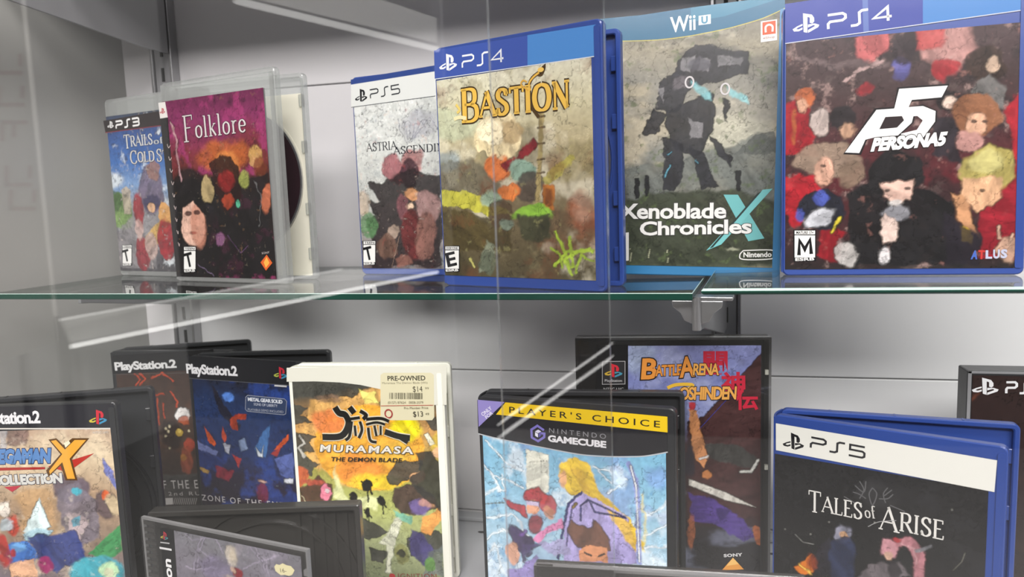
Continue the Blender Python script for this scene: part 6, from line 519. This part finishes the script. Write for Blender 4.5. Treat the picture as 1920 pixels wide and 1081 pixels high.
def bracket_arm(x, z, y1, label, h0=.036, h1=.014, th=.003, ring=True):
    r = bpy.data.objects.new('shelf_bracket', None); COL.objects.link(r); r.location = (x, YW-.0135, z); tag(r, label, 'bracket', 'steel shelf brackets')
    D = YW-.0135-y1
    pr = [(0, 0), (0, -h0), (-D*.12, -h0), (-D*.9, -h1*1.12), (-D, -h1), (-D, 0)]
    b = MB(); b.loft([[(sx, p[0], p[1]) for p in pr] for sx in (-th/2, th/2)]); bevel(b.build('arm', M_STEELD, r), .0006)
    return r, D
r, D = bracket_arm(.0265, ZA-.0052, .489, 'steel shelf bracket with bright glass clips holding the joint of the two glass shelf sheets', .056, .021)
r.rotation_euler = (0, 0, math.radians(-6.6))
b = MB(); b.box(-.023, -D-.004, -.0012, .021, -D+.010, .0012); bevel(b.build('rest_plate', M_STEEL, r), .0005)
for s in (-1, 1):
    P = [(s*.002, 0), (s*.016, 0), (s*.0155, -.004), (s*.0105, -.008), (s*.008, -.013), (s*.002, -.0155)]
    if s < 0: P = P[::-1]
    b = MB(); b.loft([[(p[0]-.001, y, p[1]-.0014) for p in P] for y in (-D-.004, -D-.0025)]); bevel(b.build('clip_wing', M_STEEL, r), .0004)
b = MB(); b.loft([[(-.001+.0028*math.cos(a*.3927), -D-.006+.0028*math.sin(a*.3927), z) for a in range(16)] for z in (.0015, .001, -.019, -.020)]); b.build('clip_post', M_STEEL, r, smooth=False)
r, D = bracket_arm(-.5335, .228, .40, 'broad grey steel bracket plate in the upper left corner', .064, .045, .003)
r, D = bracket_arm(-.5435, ZA-.0065, .56, 'steel bracket under the left end of the glass shelf', .030, .012)
# next shelf up, out of view; made opaque and sized to shade the upper wall
b = MB(); b.box(-.595, .535, .2345, 1.045, YW-.015, .2525); o = bevel(b.build('upper_shelf', M_DECK), .001); tag(o, 'unseen grey steel shelf above the upper row, added opaque to shade the wall', 'shelf')
# sliding glass doors of the showcase: the two panes overlap in the middle
def pane(x0, x1, y, label):
    b = MB(); b.box(x0, y, ZB-.05, x1, y+.0035, .70)
    b.m = [1, 1, 0, 1, 0, 1]
    o = b.build('glass_door', None, None, mats=[M_PANE, M_PEDGE]); tag(o, label, 'glass door', 'sliding glass doors'); return o
pane(-.60, -.0372, .330, 'left sliding glass door, its edge crossing the tall cyan case')
pane(-.0910, 1.05, .339, 'right sliding glass door, its edge crossing the open blue case')

# ---------------------------------------------------------------- the shop behind the camera: opposite shelving seen only as reflections in the doors
def virt(px, py, pz): return Vector((px, 2*.33-py, pz))
P0 = [-.9995, 1, -.2144]; P1 = [-.3552, 1, -.0978]
def rail(a, b_, ta, tb, r, mat, name, label, z=1):
    A = virt(*(Vector(a)*ta)); B = virt(*(Vector(b_)*tb))
    d = (B-A).normalized(); s = d.cross(Vector((0, 0, 1))).normalized(); u = s.cross(d)
    m = MB(); m.loft([[tuple(P+s*(r*math.cos(k*.785))+u*(z*r*math.sin(k*.785))-RK) for k in range(8)] for P in (A, B)])
    return tag(m.build(name, mat, rack), label)
def emat(name, col, st):
    m, nt, out = newmat(name); e = nt.nodes.new('ShaderNodeEmission'); e.inputs[0].default_value = tuple(col)+(1,); e.inputs[1].default_value = st
    nt.links.new(e.outputs[0], out.inputs[0]); return m
M_LED = emat('LED tube', (1, .99, .95), 7.0)
M_LED2 = emat('dim LED tube', (1, .99, .95), 3.5)
RK = Vector((-.85, -.75, -1.25))
rack = bpy.data.objects.new('display_rack', None); COL.objects.link(rack); rack.location = RK
tag(rack, 'lit display rack across the aisle, seen as bright slanting lines mirrored in the doors', 'display rack')
rail((-.9995,1,-.2144), (-.3552,1,-.0978), 1.05, 1.75, .004, M_LED, 'led_strip', 'thick lower LED strip')
rail((-1.0151,1,-.1701), (-.5036,1,-.0923), 1.05, 1.6, .0024, M_LED2, 'led_strip', 'thin LED strip above')
rail((-.2757,1,-.3383), (-.1105,1,-.2179), 1.1, 1.5, .0028, M_LED2, 'led_strip', 'short slanting LED strip')
rail((-.2750,1,-.3186), (-.1101,1,-.1994), 1.1, 1.5, .0022, M_LED2, 'led_strip', 'shorter slanting LED strip')
rail((-.6461,1,.3017), (-.3404,1,.2084), 1.2, 1.74, .0065, M_LED2, 'led_strip', 'top LED strip')
M_FAS = pmat('pale shelf fascia', (.75,.75,.73), .4)
def board(q, name):
    v = [virt(*(Vector(p[:3])*p[3])) for p in q]; n = (v[1]-v[0]).cross(v[2]-v[0]).normalized()*.006
    m = MB(); m.loft([[tuple(p-RK) for p in v], [tuple(p+n-RK) for p in v]]); return m.build(name, M_FAS, rack)
board([(-1.0151,1,-.172,1.07), (-.5036,1,-.0955,1.62), (-.3552,1,-.0960,1.78), (-.9995,1,-.2120,1.07)], 'shelf_fascia')
board([(-.6461,1,.3110,1.22), (-.3404,1,.2170,1.76), (-.3404,1,.2500,1.76), (-.6461,1,.372,1.22)], 'shelf_fascia')
for t, a in ((1.78, (-.345,1,0)), (1.08, (-1.03,1,0))):
    p = virt(*(Vector(a)*t)); m = MB(); m.box(p.x-RK.x-.012, p.y-RK.y-.04, 0, p.x-RK.x+.012, p.y-RK.y-.016, 1.75 if t > 1.5 else 1.07); m.build('upright_post', M_STEELD, rack)
# a white boxed item / poster with vertical red lettering standing behind the camera on the left
def pt(px, py, d):
    f, M = CAM['f'], CAM['M']; a, b_ = (px-960)/f, -(py-540.5)/f
    w = [M[0][i]*a+M[1][i]*b_+M[2][i] for i in range(3)]
    return Vector((w[0]*d/w[1], d, w[2]*d/w[1]))
q = [virt(*pt(*p)) for p in ((-130,-160,1.6), (22,-160,1.6), (104,640,1.6), (-60,700,1.6))]
O = Vector((sum(p.x for p in q)/4, q[0].y, -1.25)); bd = bpy.data.objects.new('poster_stand', None); COL.objects.link(bd); bd.location = O
tag(bd, 'pale poster on a stand across the aisle, mirrored at the left edge', 'poster')
m = MB(); m.loft([[tuple(p-O) for p in q], [tuple(p-O-Vector((0, .01, 0))) for p in q]]); m.build('board', pmat('poster paper', (.9,.88,.85), .6), bd)
m = MB(); m.box(-.01, -.03, 0, .01, -.012, 1.1); m.build('pole', M_STEELD, bd)
m = MB(); m.box(-.2, -.15, 0, .2, .12, .012); m.build('foot_plate', M_STEELD, bd)
m = MB()
for cx, cy in ((14,120), (18,180), (24,245), (32,330), (40,375)):
    for k, (a, b_, c, d) in enumerate(((-26,-20,26,-12), (-26,12,26,20), (-26,-20,-18,20), (-4,-20,4,12), (18,-20,26,4))):
        if (k+cy) % 3 == 0: continue
        v = [virt(*pt(cx+x, cy+y, 1.597)) for x, y in ((a, b_), (c, b_), (c, d), (a, d))]; m.add([tuple(p-O) for p in v], [(0,1,2,3)])
m.build('faded_lettering', pmat('faded red ink', (.5,.22,.2), .6), bd)
# ---------------------------------------------------------------- light
w = bpy.data.worlds.new('shop interior'); scn.world = w; w.use_nodes = True
nt = w.node_tree; bg = nt.nodes['Background']; bg.inputs[0].default_value = (1.0, .98, .95, 1); bg.inputs[1].default_value = .52
def area(name, loc, tgt, sx, sy, e, col=(1, .98, .94)):
    l = bpy.data.lights.new(name, 'AREA'); l.shape = 'RECTANGLE'; l.size = sx; l.size_y = sy; l.energy = e; l.color = col
    o = bpy.data.objects.new(name, l); COL.objects.link(o); o.location = loc
    o.rotation_euler = (Vector(tgt)-Vector(loc)).to_track_quat('-Z', 'Y').to_euler(); return o
area('shop_lamp', (.35, -.55, 1.5), (.1, .6, -.1), 1.2, .3, 50)  # overhead ceiling lamp of the shop
area('shop_lamp', (.3, -2.5, 1.75), (0, .6, -.1), 3.0, .7, 275)  # added broad low light from the front, its source unseen

# ---------------------------------------------------------------- camera
cd = bpy.data.cameras.new('camera'); co = bpy.data.objects.new('camera', cd); COL.objects.link(co); scn.camera = co
cd.sensor_fit = 'HORIZONTAL'; cd.sensor_width = 36; cd.lens = CAM['f']/1920*36; cd.clip_start = .01; cd.dof.use_dof = True; cd.dof.focus_distance = .53; cd.dof.aperture_fstop = 10
R = CAM['M']; co.matrix_world = Matrix(((R[0][0], R[1][0], -R[2][0], 0), (R[0][1], R[1][1], -R[2][1], 0), (R[0][2], R[1][2], -R[2][2], 0), (0, 0, 0, 1)))
scn.view_settings.view_transform = 'Standard'; scn.view_settings.look = 'None'; scn.view_settings.gamma = 1; scn.view_settings.use_curve_mapping = False
scn.view_settings.exposure = -0.28
